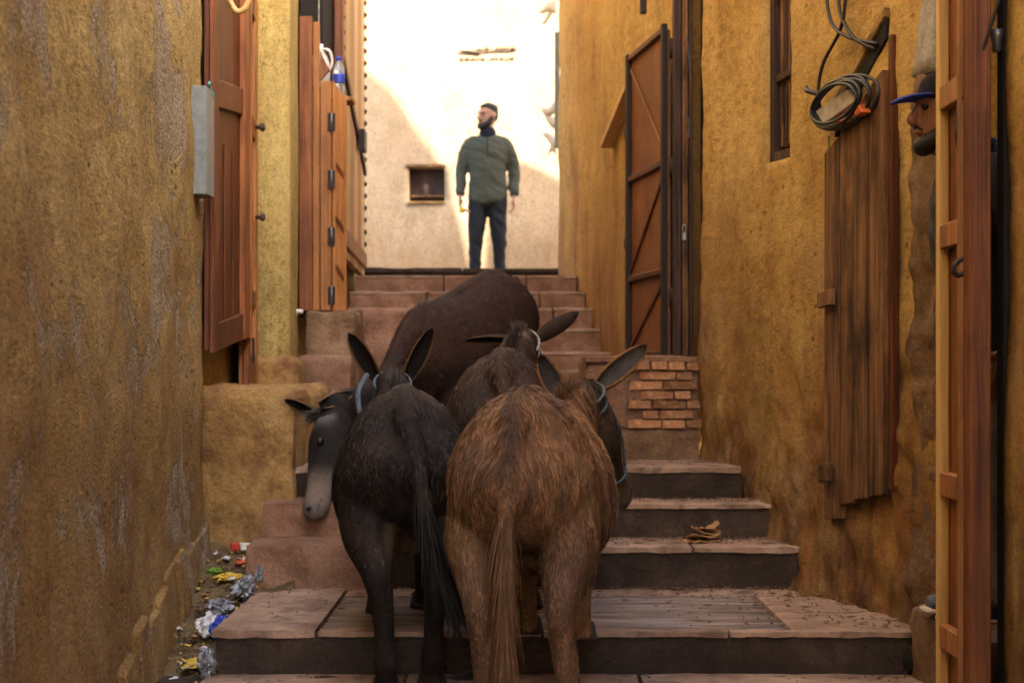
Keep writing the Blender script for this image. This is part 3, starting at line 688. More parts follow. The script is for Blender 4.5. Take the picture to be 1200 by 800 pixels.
# right doorway: iron leaf, posts, small shutter
mdl = empty('iron_door', 'rust brown sheet iron door leaf with diagonal braces standing open', 'door')
A4 = (.797, 8.60); B4 = (.668, 9.50); L4 = math.hypot(.129, .9)
leafboard('sheet', A4, B4, .01, L4-.01, -.004, .012, .06, 1.70, 'rust', mdl)
for (u0, u1, b, t) in ((0, .05, .055, 1.73), (L4-.05, L4, .055, 1.73)): leafboard('frame_bar', A4, B4, u0, u1, .013, .04, b, t, 'iron', mdl)
for z in (.055, .47, 1.02, 1.69): leafboard('cross_bar', A4, B4, .052, L4-.052, .013, .036, (z, z), (z+.03, z+.03), 'darkred', mdl)
for (a, b) in ((.10, .46), (.52, 1.0)): leafboard('brace', A4, B4, .055, L4-.055, .013, .024, (b-.03, a), (b, a+.03), 'darkred', mdl)
leafboard('brace', A4, B4, .055, L4-.055, .013, .022, (1.07, 1.62), (1.10, 1.65), 'rust', mdl)
for z in (.3, .95, 1.55): tube('hinge', [(.805, 8.585, z), (.805, 8.585, z+.1)], .014, 'iron', mdl, sub=1)
jm = empty('door_jamb', 'dark weathered timber door jamb between the iron door and the ochre wall', 'door frame')
board('jamb_post', .803, .838, 8.44, 8.55, .052, 3.8, 'darkwood', jm); board('jamb_post', .841, .868, 8.40, 8.55, .052, 3.8, 'oldplank', jm)
board('jamb_strip', .871, .884, 8.34, 8.50, .052, 3.8, 'darkwood', jm)
lk = board('padlock', .835, .858, 8.385, 8.397, .62, .665, 'steel', jm)
tube('padlock_shackle', [(.839, 8.39, .665), (.839, 8.39, .69), (.847, 8.39, .70), (.855, 8.39, .69), (.855, 8.39, .665)], .004, 'steel', lk)
tube('blue_string', [(.858, 8.37, 1.62), (.872, 8.36, 1.45), (.874, 8.36, 1.22), (.85, 8.36, 1.235), (.868, 8.36, 1.2), (.866, 8.36, 1.12)], .0035, 'rope', label='pale blue string tied round the dark door jamb', cat='string')
ss = empty('wall_shutter', 'small brown shutter on the stained wall behind the iron door', 'shutter')
As = (.735, 9.88); Bs = (.712, 10.12)
for k in range(2): leafboard('plank', As, Bs, .01+k*.11, .115+k*.11, .0, .03, .57, 1.60, 'oldplank', ss)
for z in (.7, 1.35): leafboard('batten', As, Bs, .0, .24, .031, .05, (z, z), (z+.06, z+.06), 'darkwood', ss)
leafboard('eave_board', (.745, 9.6), (.64, 11.15), 0, 1.5, -.02, .07, (1.66, 1.42), (1.70, 1.46), 'palewood', None, label='sloping narrow eave board fixed on the stained ochre wall', cat='board')
board('iron_bracket', .70, .735, 9.3, 9.36, 1.93, 2.25, 'iron', label='dark iron bracket high on the wall above the iron door', cat='bracket')

# torn tin at the far corner
tin = empty('tin_gutter', 'pale tin downpipe with torn jagged flaps on the far wall corner', 'pipe')
board('strip', .36, .40, 14.36, 14.46, 1.85, 2.82, 'greybox', tin)
for (zc, dx, dz, k) in ((2.98, -.14, .05, 1), (3.03, -.12, -.08, 2), (2.20, -.13, .0, 3), (2.10, -.12, .05, 4), (1.93, -.11, -.02, 5), (1.86, -.07, -.10, 6)):
    x0 = .372; pts = []
    for s in range(7):
        t = s/6; pts.append((x0+dx*t, zc+dz*t+.05*math.sin(t*3+k), .05*(1-t)**.6+.004))
    V = []; F = []
    for i, (x, z, w) in enumerate(pts):
        for yy in (14.40, 14.412): V += [(x, yy+.03*i/6, z-w), (x, yy+.03*i/6, z+w)]
        if i: a = 4*i; F += [(a-4, a, a+1, a-3), (a-2, a-1, a+3, a+2), (a-4, a-2, a+2, a), (a-3, a+1, a+3, a-1)]
    add('torn_flap', mesh_of('flap', V, F, True), 'white', tin)

# plank hatch on the right wall with the slanting slot above it
ph = empty('plank_hatch', 'tall hatch of old brown planks nailed over the ochre wall', 'hatch')
A5 = rw_pt(.852); B5 = rw_pt(.64); L5 = math.hypot(A5[0]-B5[0], A5[1]-B5[1])
e = [0, .115, .235, .36, L5]
bots = [(-.455, -.47), (-.475, -.49), (-.50, -.52), (-.57, -.585)]
tops = [(1.06, 1.01), (.99, .95), (.93, .89), (.87, .82)]
for k in range(4): leafboard('plank', A5, B5, e[k]+.003, e[k+1]-.003, .012, .045+.012*(k == 1)+.01*random.random(), bots[k], tops[k], 'oldplank', ph)
leafboard('cleat', A5, B5, L5-.13, L5-.01, .062, .085, (.235, .225), (.295, .285), 'oldplank', ph)
leafboard('cleat', A5, B5, L5-.11, L5-.02, .062, .085, (-.43, -.44), (-.36, -.37), 'oldplank', ph)
leafboard('edge_batten', A5, B5, -.03, -.004, .0, .03, -.44, 1.18, 'darkred', ph)
sl = empty('wall_slot', None, None); sl.parent = rwall
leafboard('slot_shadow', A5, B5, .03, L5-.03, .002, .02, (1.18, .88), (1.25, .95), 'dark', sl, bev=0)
leafboard('slot_rim', A5, B5, .03, L5+.02, .0, .03, (1.255, .94), (1.29, .99), 'ochstone', sl, bev=.004)

# cables
def RP(t, z, o=.05):
    x, y = rw_pt(t); return (x-.97*o, y-.24*o, z)
def RQ(x, y, o=.05):          # a point over the wall face, from its bearing and height
    k = (x-600)/2000; t = (k*8.03-.89)/(.56+2.28*k); d = 8.03-2.28*t; return RP(t, (430-y)/2000*d, o)
cb = empty('cable_coil', 'coil of black cable with hanging loops tied to the ochre wall', 'cable')
tube('cable', [RQ(982, -40), RQ(983, 0), RQ(990, 30), RQ(1010, 45), RQ(1037, 52, .03)], .007, 'cable', cb)
tube('cable', [RQ(996, -40), RQ(997, 0), RQ(1001, 22), RQ(1016, 46), RQ(1034, 58, .03)], .007, 'cable', cb)
tube('cable', [RQ(1005, -40), RQ(1005, 0), RQ(999, 36), RQ(979, 75), RQ(973, 108), RQ(977, 138)], .007, 'cable', cb)
for k in range(6):
    P = []; ax = 41-2.2*k+random.uniform(-2, 2); ay = 27-1.5*k; rot = R(-38+random.uniform(-7, 7)); ox = random.uniform(-2.5, 2.5); oy = random.uniform(-2, 3)
    for q in range(12):
        a = 2*math.pi*q/12; u = ax*math.cos(a); v = ay*math.sin(a)
        P.append(RQ(1007+ox+u*math.cos(rot)-v*math.sin(rot), 122+oy+u*math.sin(rot)+v*math.cos(rot), .055+.011*k+random.uniform(-.004, .004)))
    tube('coil_loop', P, .0065, 'cable', cb, closed=True, sub=4)
tube('cable_tie', [RQ(964, 104, .07), RQ(972, 108, .09), RQ(982, 112, .07)], .010, 'cable', cb)
tube('cable_tail', [RQ(980, 160, .03), RQ(979, 260, .03), RQ(980, 340, .03), RQ(979, 440, .03)], .003, 'green', cb)
wb = empty('junction_box', 'dull white junction box held slantwise inside the cable coil', 'box')
def qbox(c, w, h, rot, o0, o1, m, nm):
    pts = []
    for o in (o0, o1):
        for (a, b) in ((-w, -h), (w, -h), (w, h), (-w, h)): pts.append(RQ(c[0]+a*math.cos(rot)-b*math.sin(rot), c[1]+a*math.sin(rot)+b*math.cos(rot), o))
    hull(nm, pts, m, wb, bev=.004)
qbox((1003, 126), 23, 9, R(-35), .045, .085, 'whitebox', 'box_body')
qbox((1033, 130), 5, 6, R(-30), .06, .10, 'orange', 'orange_clip'); qbox((1009, 143), 4, 3, R(-30), .06, .10, 'orange', 'orange_clip')

# near right framed door leaf, threshold stone
fd = empty('framed_door', 'open red wooden framed door leaf with a pale outer stile', 'door')
def fb(nm, u0, u1, t0, t1, b, t, m, p=fd): return leafboard(nm, (1.292, 4.60), (1.300, 5.13), u0, u1, t0, t1, b, t, m, p)
fb('near_stile', 0, .055, 0, .062, -1.0, 3.4, 'redwood')
fb('pale_strip', .057, .075, .012, .075, -1.0, 3.4, 'orangewood')
fb('backing_panel', .057, .50, -.012, -.001, -1.0, 3.4, 'redwood')
fb('far_stile', .47, .515, 0, .03, -1.0, 3.4, 'palewood')
for z in (-.83, -.38, .35, .76, 1.7): fb('rail', .077, .468, .0, .03, (z, z), (z+.07, z+.07), 'orangewood')
for (z, w) in ((.08, .30), (.80, .5)): fb('wedge', .078, .13, .031, .06, (z, z+.1), (z+w, z+w), 'orangewood')
tube('door_string', [(1.31, 4.57, 1.0), (1.255, 4.62, .80), (1.222, 4.68, .70), (1.218, 4.68, .64), (1.226, 4.69, .60)], .005, 'cable', label='dark string tied to the framed door', cat='string')
tube('door_hook', [(1.238, 4.66, .30), (1.215, 4.66, .285), (1.205, 4.66, .265), (1.218, 4.66, .25), (1.238, 4.66, .26)], .007, 'iron', label='small rusty hook on the framed door', cat='hook')
k = lathe('door_bell', [(.014, 0), (.014, .03), (.02, .04), (.02, .06)], 'steel', None, 12, label='small brass pull beside the dark door gap', cat='knob'); k.location = (1.325, 4.66, .86)
block('threshold_stone', 1.325, 2.25, 4.95, 5.69, -1.45, -.792, 'rough', res=.05, r=.03, amp=.02, label='rough threshold stone under the man in the blue cap', cat='stone')
board('gap_shade_strip', 1.335, 1.40, 4.63, 4.70, -1.3, 3.4, 'dark', label='dark strip painted as the shade in the gap beside the framed door', cat='post')  # near-black strip standing in for the shade of the open gap

# drain hole in the kerb
tube('drain_pipe', [(1.335, 5.66, -.975), (1.335, 5.83, -.975)], .032, 'dark', sub=1, seg=16, label='dark round drain opening in the kerb of the landing', cat='drain')

# ------------------------------------------------------------------ litter
def gz(y): return -1.12+.165*(y-5.3)
GL = 'litter in the gutter'
def lit(nm, x, y, s, m, seed, l, c, sharp=1.0, dz=.0): crumple(nm, (x, y, gz(y)+dz), s, m, seed, sharp, label=l, cat=c, group=GL)
lit('foil_wrapper', -1.10, 6.42, (.12, .15, .06), 'foil', 1, 'crumpled silver foil packet lying open in the gutter', 'wrapper', 1.3)
lit('foil_wrapper', -1.03, 6.58, (.08, .13, .09), 'foil', 2, 'tall crumpled foil bag leaning on the landing slab', 'wrapper', 1.3)
lit('foil_wrapper', -1.015, 5.68, (.06, .09, .10), 'foil', 3, 'foil bag pressed against the kerb corner', 'wrapper', 1.2)
lit('blue_wrapper', -1.045, 6.10, (.06, .10, .08), 'blue', 4, 'crushed bright blue snack packet in the gutter', 'wrapper', 1.2)
lit('white_wrapper', -1.095, 6.16, (.09, .12, .08), 'foil2', 5, 'crumpled white wrapper touching the blue packet', 'wrapper', 1.2)
lit('white_wrapper', -1.12, 5.50, (.09, .08, .05), 'foil2', 6, 'small white crushed paper near the foil bag', 'wrapper')
lit('red_wrapper', -1.09, 5.52, (.05, .05, .05), 'red', 7, 'red crushed wrapper beside the small white paper', 'wrapper')
lit('black_bag', -1.10, 5.38, (.26, .14, .06), 'blackbag', 8, 'torn black plastic bag at the lower end of the gutter', 'bag', 1.2)
lit('foil_wrapper', -1.0, 6.78, (.05, .07, .09), 'foil', 9, 'small foil scrap wedged beside the red step stone', 'wrapper')
lit('yellow_peel', -1.14, 6.88, (.10, .12, .03), 'yellow', 10, 'yellow fruit peel scraps in the gutter', 'peel')
lit('orange_peel', -1.12, 7.10, (.06, .07, .02), 'orange', 11, 'thin orange peel scrap in the gutter', 'peel')
lit('green_leaf', -1.21, 6.95, (.06, .08, .03), 'green', 12, 'wilted green leaf scrap at the foot of the wall', 'leaf')
lit('yellow_peel', -1.08, 5.86, (.08, .2, .02), 'yellow', 13, 'dusty yellow scrap beside the blue packet', 'peel')
for nm_, mt_, n_, l_ in (('paper_scraps', 'foil2', 26, 'tiny torn paper scraps strewn along the gutter'), ('peel_scraps', 'yellow', 34, 'small dusty yellow peel scraps strewn along the gutter'), ('leaf_scraps', 'card', 60, 'dry brown leaf crumbs strewn along the gutter')):
    V = []; F = []
    for k in range(n_):
        y = rng.uniform(5.2, 7.25); x = rng.uniform(-1.26, -1.01); z = gz(y)+.022+rng.uniform(0, .012); a = rng.random()*6.28; sz = rng.uniform(.006, .022); b = len(V)
        for q in range(5):
            an = a+q*1.257; rr = sz*rng.uniform(.5, 1.1); V.append((x+rr*math.cos(an), y+1.5*rr*math.sin(an), z+rng.uniform(-.006, .010)))
        for q in range(5): V.append((V[b+q][0], V[b+q][1], V[b+q][2]-.002))
        F += [tuple(b+q for q in range(5)), tuple(b+9-q for q in range(5))]+[(b+q, b+5+q, b+5+(q+1) % 5, b+(q+1) % 5) for q in range(5)]
    add(nm_, mesh_of(nm_, V, F), mt_, label=l_, cat='litter', kind='stuff')
cbx = empty('cigarette_box', 'crushed red and white cigarette box at the top of the gutter', 'box', (-1.14, 7.22, gz(7.22)+.03), .25)
cbx['group'] = GL
hull('box_body', [(-.01, -.02, 0), (.05, -.02, .0), (.05, .03, 0), (-.01, .03, 0), (-.01, -.02, .03), (.05, -.02, .026), (.05, .03, .026), (-.01, .03, .03)], 'white', cbx)
hull('box_lid', [(-.05, -.02, .002), (-.011, -.02, .0), (-.011, .03, 0), (-.05, .03, .002), (-.05, -.02, .034), (-.011, -.02, .03), (-.011, .03, .03), (-.05, .03, .034)], 'red', cbx)
# crushed card on the step
cd = empty('crushed_card', 'crushed brown paper flap lying on the step beside the riser', 'paper', (.775, 6.98, -.712), .1)
for k, (sx, sy, rx_, ry_, dz) in enumerate(((.155, .11, .05, .02, .006), (.14, .10, -.06, .12, .018), (.12, .09, .15, -.18, .034), (.10, .07, -.1, .25, .05))):
    V = []; F = []; n = 10
    for i in range(n+1):
        for j in range(n+1):
            u = i/n-.5; v = j/n-.5; f = 1-.5*max(0, abs(u)+abs(v)-.62)
            z = .012*mnoise.noise(Vector((u*5+k*3, v*5, k)))+.014*abs(u*2+v)*(k > 0)
            V.append((u*sx*f+.008*k, v*sy*f, z+dz+u*ry_*sx+v*rx_*sy))
    for i in range(n):
        for j in range(n): a = i*(n+1)+j; F.append((a, a+n+1, a+n+2, a+1))
    N0 = len(V); V += [(x, y, z-.003) for x, y, z in V]; F += [tuple(N0+i for i in f[::-1]) for f in F]
    rim = [(i, 0) for i in range(n)]+[(n, j) for j in range(n)]+[(n-i, n) for i in range(n)]+[(0, n-j) for j in range(n)]
    rim = [i*(n+1)+j for i, j in rim]
    for a, b in zip(rim, rim[1:]+rim[:1]): F.append((b, a, N0+a, N0+b))
    add('paper_fold', mesh_of('fold', V, F, True), 'card', cd)
# slippers on the threshold

# ------------------------------------------------------------------ bodies: lofted volumes fused to one skin
def catmull(P, sub):
    P = np.array(P, float); out = []
    for i in range(len(P)-1):
        p0 = P[max(i-1, 0)]; p1 = P[i]; p2 = P[i+1]; p3 = P[min(i+2, len(P)-1)]
        for s in range(sub):
            t = s/sub; out.append(.5*((2*p1)+(p2-p0)*t+(2*p0-5*p1+4*p2-p3)*t*t+(3*p1-p0-3*p2+p3)*t**3))
    out.append(P[-1]); return np.array(out)
class Blob:
    def __init__(s): s.V = []; s.F = []; s.paths = []
    def loft(s, rows, side=(1, 0, 0), egg=0, seg=20, sub=4, tag=None):
        """rows: x,y,z,half width,half depth"""
        D = catmull(rows, sub); C = D[:, :3]; T = np.gradient(C, axis=0); T /= np.linalg.norm(T, axis=1)[:, None]+1e-9
        side = np.array(side, float); k0 = len(s.V); N = len(C)
        for i in range(N):
            t = T[i]; sv = side-t*side.dot(t); sv /= np.linalg.norm(sv)+1e-9; u = np.cross(sv, t)
            rw, rh = max(D[i, 3], .003), max(D[i, 4], .003)
            for q in range(seg):
                a = 2*math.pi*q/seg; ca, sa = math.cos(a), math.sin(a)
                s.V.append(C[i]+sv*rw*ca*(1-egg*sa)+u*rh*sa)
        for i in range(N-1):
            for q in range(seg):
                q2 = (q+1) % seg; s.F.append((k0+i*seg+q, k0+i*seg+q2, k0+(i+1)*seg+q2, k0+(i+1)*seg+q))
        a = len(s.V); s.V.append(C[0]-T[0]*min(D[0, 3], D[0, 4])*.55); b = len(s.V); s.V.append(C[-1]+T[-1]*min(D[-1, 3], D[-1, 4])*.55)
        for q in range(seg):
            q2 = (q+1) % seg; s.F.append((a, k0+q2, k0+q)); s.F.append((b, k0+(N-1)*seg+q, k0+(N-1)*seg+q2))
        if tag: s.paths.append((tag, C, (D[:, 3]+D[:, 4])/2, T))
    def ball(s, c, r, seg=16):
        k0 = len(s.V); n = seg//2; c = np.array(c, float)
        for i in range(1, n):
            th = math.pi*i/n
            for q in range(seg):
                a = 2*math.pi*q/seg; s.V.append(c+np.array((r[0]*math.sin(th)*math.cos(a), r[1]*math.sin(th)*math.sin(a), r[2]*math.cos(th))))
        t = len(s.V); s.V.append(c+np.array((0, 0, r[2]))); b = len(s.V); s.V.append(c-np.array((0, 0, r[2])))
        for i in range(n-2):
            for q in range(seg): q2 = (q+1) % seg; s.F.append((k0+i*seg+q, k0+(i+1)*seg+q, k0+(i+1)*seg+q2, k0+i*seg+q2))
        for q in range(seg): q2 = (q+1) % seg; s.F.append((t, k0+q, k0+q2)); s.F.append((b, k0+(n-2)*seg+q2, k0+(n-2)*seg+q))
    def build(s, voxel, smooth=8, fac=.5):
        me = mesh_of('raw', s.V, s.F); o = bpy.data.objects.new('raw', me); COL.objects.link(o)
        bm = bmesh.new(); bm.from_mesh(me); bmesh.ops.recalc_face_normals(bm, faces=bm.faces[:]); bm.to_mesh(me); bm.free()
        m = o.modifiers.new('r', 'REMESH'); m.mode = 'VOXEL'; m.voxel_size = voxel
        if smooth: m2 = o.modifiers.new('s', 'SMOOTH'); m2.iterations = smooth; m2.factor = fac
        dg = bpy.context.evaluated_depsgraph_get(); out = bpy.data.meshes.new_from_object(o.evaluated_get(dg))
        bpy.data.objects.remove(o); bpy.data.meshes.remove(me)
        out.polygons.foreach_set('use_smooth', [True]*len(out.polygons)); return out
def arr_verts(me):
    a = np.empty(len(me.vertices)*3); me.vertices.foreach_get('co', a); return a.reshape(-1, 3)
def set_col(me, C):
    at = me.color_attributes.new('col', 'FLOAT_COLOR', 'POINT'); at.data.foreach_set('color', np.c_[C, np.ones(len(C))].astype('f').ravel())
def unit(a): return a/(np.linalg.norm(a, axis=-1, keepdims=True)+1e-9)

def strands(name, root, nor, dirn, length, width, col, parent, lift=.3, droop=.25, mat='fur', **kw):
    """many single hairs: two-segment tapering blades"""
    N = len(root); side = unit(np.cross(nor, dirn)); L = length[:, None]; w = width[:, None]
    side = unit(side+.6*nor*rng.normal(size=(N, 1)))
    d0 = unit(dirn+nor*lift*(.5+rng.random((N, 1)))); d1 = unit(d0*1.0-nor*lift*.5+np.array((0, 0, -1.))*droop)
    r0 = root-nor*.003; m = r0+d0*L*.5; t = m+d1*L*.5
    V = np.empty((N, 5, 3)); V[:, 0] = r0-side*w; V[:, 1] = r0+side*w; V[:, 2] = m+side*w*.8; V[:, 3] = m-side*w*.8; V[:, 4] = t
    b = (np.arange(N)*5)[:, None]
    me = bpy.data.meshes.new(name); me.vertices.add(N*5); me.vertices.foreach_set('co', V.ravel().astype('f'))
    quad = b+np.array((0, 1, 2, 3)); tri = b+np.array((3, 2, 4))
    loops = np.concatenate([quad.ravel(), tri.ravel()]).astype('i')
    starts = np.concatenate([np.arange(N)*4, N*4+np.arange(N)*3]).astype('i')
    me.loops.add(len(loops)); me.loops.foreach_set('vertex_index', loops)
    me.polygons.add(2*N); me.polygons.foreach_set('loop_start', starts)
    me.update(calc_edges=True); me.validate()
    me.polygons.foreach_set('use_smooth', [True]*len(me.polygons))
    C = np.repeat(col[:, None, :], 5, axis=1); C[:, :2] *= .65; C[:, 4] *= 1.6  # highlight painted into the tips, roots kept darker
    set_col(me, C.reshape(-1, 3)); return add(name, me, mat, parent, **kw)

def sample_mesh(me, n):
    me.calc_loop_triangles(); T = np.empty(len(me.loop_triangles)*3, 'i'); me.loop_triangles.foreach_get('vertices', T); T = T.reshape(-1, 3)
    v = arr_verts(me); a = v[T[:, 0]]; b = v[T[:, 1]]; c = v[T[:, 2]]; cr = np.cross(b-a, c-a); ar = np.linalg.norm(cr, axis=1)
    idx = rng.choice(len(T), n, p=ar/ar.sum()); u = rng.random((n, 1)); w = rng.random((n, 1)); f = (u+w) > 1; u[f] = 1-u[f]; w[f] = 1-w[f]
    return a[idx]+(b-a)[idx]*u+(c-a)[idx]*w, unit(cr[idx]), T[idx, 0]

def ear_mesh(base, dirv, opn, L, W):
    base = np.array(base, float); d = unit(np.array(dirv, float)); o = np.array(opn, float); o = unit(o-d*o.dot(d)); s = np.cross(d, o)
    nu, nv = 14, 10; V = []; F = []; inner = []; tip = []; rim = []
    for lay in (0, 1):
        for i in range(nu+1):
            u = i/nu; w = W*1.75*((1-u)**.55)*((u+.10)**.42); w = max(w, .004); phi = 2.1-1.0*u
            for j in range(nv+1):
                v = j/nv*2-1; a = v*phi; rad = w*(1.0 if lay == 0 else .80)
                p = base+d*L*u+s*rad*math.sin(a)*(.9+.1*u)-o*rad*math.cos(a)*.75+d*(-.02*u*u)
                V.append(p); inner.append(lay); tip.append(u); rim.append(abs(v))
    m = nv+1
    for lay in (0, 1):
        k = lay*(nu+1)*m
        for i in range(nu):
            for j in range(nv):
                q = (k+i*m+j, k+i*m+j+1, k+(i+1)*m+j+1, k+(i+1)*m+j); F.append(q if lay else q[::-1])
    k = (nu+1)*m
    for i in range(nu):
        for j in (0, nv): a = i*m+j; b = (i+1)*m+j; F.append((a, b, k+b, k+a) if j else (b, a, k+a, k+b))
    for j in range(nv): a = nu*m+j; F.append((a, a+1, k+a+1, k+a))
    return V, F, np.array(inner), np.array(tip), np.array(rim)

def donkey(label, root, yaw, fz, cfg, group='donkeys climbing the stairs'):
    """local frame: x right, y forward, z up; origin on the ground under the hind feet"""
    E = empty('donkey', label, 'donkey', root, yaw, group)
    cy, sy_ = math.cos(yaw), math.sin(yaw)
    def loc(p):
        x, y, z = p[0]-root[0], p[1]-root[1], p[2]-root[2]; return np.array((cy*x+sy_*y, -sy_*x+cy*y, z))
    def locd(p): return np.array((cy*p[0]+sy_*p[1], -sy_*p[0]+cy*p[1], p[2]))
    K = cfg.get('K', 1.0); wd = cfg.get('wd', 0); W = cfg.get('W', 1.0)
    base = lambda y: fz*min(1, max(0, y/.72))-wd*min(1, max(0, (y-.05)/.6))
    B = Blob()
    trunk = [(-.205, .80, .05, .07), (-.18, .775, .125, .135), (-.12, .755, .185, .195), (-.03, .735, .213, .225), (.08, .715, .215, .24), (.22, .685, .222, .25), (.40, .655, .235, .262),
             (.56, .655, .222, .262), (.70, .67, .185, .25), (.81, .68, .145, .21), (.90, .68, .08, .13)]
    B.loft([(0, y*K, z*K+base(y), w*W*K, h*K) for y, z, w, h in trunk], egg=.16, seg=28, tag='trunk')
    B.loft([(0, y*K, z*K+base(y), .035, .03) for y, z in ((-.185, .82), (-.15, .875), (-.09, .915), (-.02, .938), (.1, .94), (.3, .925), (.5, .905), (.64, .90), (.76, .85), (.82, .80))], tag='trunk')
    for k, (s, dx, dy, dz) in enumerate(cfg['hind']):
        hip = [(.105*s, .06, .74, .105, .17), (.125*s, .015, .60, .098, .15), (.13*s, -.035, .50, .088, .125), (.118*s, -.09, .42, .060, .085), (.108*s, -.12, .355, .046, .064),
               (.10*s, -.105, .27, .036, .044), (.10*s, -.085, .16, .033, .039), (.10*s, -.075, .11, .041, .047), (.10*s, -.05, .06, .035, .041), (.10*s, -.035, .02, .044, .05)]
        rows = []
        for (x, y, z, a, b) in hip:
            f = min(1, max(0, (.66-z)/.6)); rows.append((x*K*W+dx*f, y*K+dy*f, z*K+dz*f, a*K, b*K))
        B.loft(rows, tag='hleg')
        x, y, z = rows[-1][:3]; h = lathe('hoof', [(.052, 0), (.05, .01), (.04, .05), (.034, .056)], 'hoof', E, 14); h.location = (x, y+.01, z-.022)
    for k, (s, dx, dy, dz) in enumerate(cfg['fore']):
        sh_ = [(.10*s, .70, .66, .075, .14), (.115*s, .685, .53, .06, .095), (.11*s, .69, .42, .05, .064), (.105*s, .705, .30, .044, .048), (.10*s, .70, .20, .032, .036),
               (.10*s, .70, .11, .032, .036), (.10*s, .715, .055, .03, .034), (.10*s, .725, .02, .038, .044)]
        rows = []
        for (x, y, z, a, b) in sh_:
            f = min(1, max(0, (.6-z)/.55)); rows.append((x*K*W+dx*f, y*K+dy*f, z*K+base(y)*(1-f)+fz*f+dz*f, a*K, b*K))
        B.loft(rows, tag='fleg')
        x, y, z = rows[-1][:3]; h = lathe('hoof', [(.048, 0), (.046, .01), (.038, .05), (.032, .056)], 'hoof', E, 14); h.location = (x, y+.01, z-.022)
    poll = loc(cfg['poll']); muz = loc(cfg['muzzle']); nb0 = np.array((0, .62*K, .70*K+base(.62))); nb1 = np.array((0, .82*K, .76*K+base(.8)))
    mid = (nb1+poll)/2+np.array(cfg.get('nmid', (0, 0, .03)))
    nk = cfg.get('nk', 1.0)
    B.loft([(*nb0, .12, .20), (*nb1, .105*nk, .175*nk), (*mid, .08*nk, .13*nk), (*(poll*.85+mid*.15), .068, .10), (*poll, .06, .085)], tag='neck')
    hd = unit(muz-poll); HL = np.linalg.norm(muz-poll)
    sidev = np.array(cfg['hside'], float) if 'hside' in cfg else np.array((1., 0, 0)); sidev = unit(sidev-hd*sidev.dot(hd))
    upv = np.cross(sidev, hd)             # towards the forehead or the jaw, fixed below
    if 'brow' in cfg: jaw = -unit(locd(cfg['brow']))
    else: jaw = -upv if upv[2] > 0 else upv
    jaw = unit(jaw-hd*jaw.dot(hd))
    H = lambda t, j, w, h: (*(poll+hd*HL*t+jaw*j), w, h)
    B.loft([H(-.08, .0, .045, .05), H(.06, .015, .072, .082), H(.22, .03, .078, .105), H(.40, .028, .068, .095), H(.58, .02, .054, .072), H(.76, .016, .048, .058), H(.90, .014, .052, .056), H(1.0, .012, .040, .042)], side=sidev, tag='head')
    tp = [np.array(p) for p in cfg['tail']]
    rows = [(*p, r, r) for p, r in zip(tp, (.034, .030, .026, .02, .012))]
    B.loft(rows, tag='tail')
    me = B.build(cfg.get('voxel', .010), 7)
    v = arr_verts(me); nv = len(v)
    # nearest volume for every point of the skin
    tags = []; best = np.full(nv, 1e9); reg = np.zeros(nv, int); flow = np.zeros((nv, 3)); par = np.zeros(nv)
    for k, (tg, C, r, T) in enumerate(B.paths):
        tags.append(tg); d = np.linalg.norm(v[:, None, :]-C[None], axis=2)/r[None]; j = d.argmin(1); dm = d[np.arange(nv), j]; m = dm < best
        best[m] = dm[m]; reg[m] = k; flow[m] = T[j[m]]; par[m] = j[m]/len(C)
    rname = np.array(tags)[reg]
    fl = np.zeros((nv, 3)); m = rname == 'trunk'; fl[m] = np.c_[np.sign(v[m, 0])*.35, np.full(m.sum(), -.55), np.full(m.sum(), -.75)]
    m = (rname == 'hleg') | (rname == 'fleg') | (rname == 'tail'); fl[m] = flow[m]; fl[m, 1] -= .15
    m = rname == 'neck'; fl[m] = -flow[m]+np.array((0, 0, -.5)); m = rname == 'head'; fl[m] = -flow[m]*.6+np.array((0, 0, -.3))
    Cc = cfg['col'](v, rname, par, poll, muz, jaw); set_c = [Cc]
    # ears join the same skin
    EV = []; EF = []; ecol = []; k0 = nv; einfo = []
    for (off, dv, op, L, Wd) in cfg['ears']:
        bpos = poll+sidev*off-jaw*.045-hd*.01
        a, f, inn, tip, rim = ear_mesh(bpos, locd(dv), locd(op), L, Wd)
        EV += a; EF += [tuple(k0+len(ecol)+i for i in q) for q in f]
        oc, ic = np.array(cfg['earc'][0]), np.array(cfg['earc'][1])
        for i, u, r_ in zip(inn, tip, rim):
            c = ic*(1-.3*r_) if i else oc
            if r_ > .82: c = np.array(cfg['earc'][2])
            if u > .8: c = c*(1-(u-.8)*4)+np.array((.012, .01, .009))*(u-.8)*4
            ecol.append(c); einfo.append((i, u, *unit(locd(dv))))
    F0 = [tuple(p.vertices) for p in me.polygons]
    bpy.data.meshes.remove(me)
    full = mesh_of('donkey_body', [*v, *EV], F0+EF, True)
    Call = np.vstack([Cc, np.array(ecol)]); set_col(full, Call*.8)
    add('body', full, 'hide', E)
    flA = np.vstack([fl, np.array([e[2:] for e in einfo])]); rn = np.concatenate([rname, np.where(np.array([e[0] for e in einfo]) > 0, 'earin', 'ear')])
    pr, nr, vi = sample_mesh(full, cfg['hairs'])
    d = flA[vi]+rng.normal(size=(len(vi), 3))*.22; d = unit(d-nr*np.sum(d*nr, axis=1)[:, None])
    Lb = cfg.get('len', .034); Lm = {'trunk': Lb, 'neck': Lb*1.05, 'hleg': Lb*.75, 'fleg': Lb*.6, 'head': .018, 'tail': .02, 'ear': .012, 'earin': .014}
    ln = np.array([Lm[t] for t in rn[vi]]); lowleg = ((rn[vi] == 'hleg') | (rn[vi] == 'fleg')) & (pr[:, 2] < .42); ln[lowleg] *= .75
    ln *= rng.uniform(.55, 1.3, len(vi))
    cl = np.array([mnoise.noise(Vector((p[0]*24, p[1]*24, p[2]*11))) for p in pr])     # hair falls in clumps
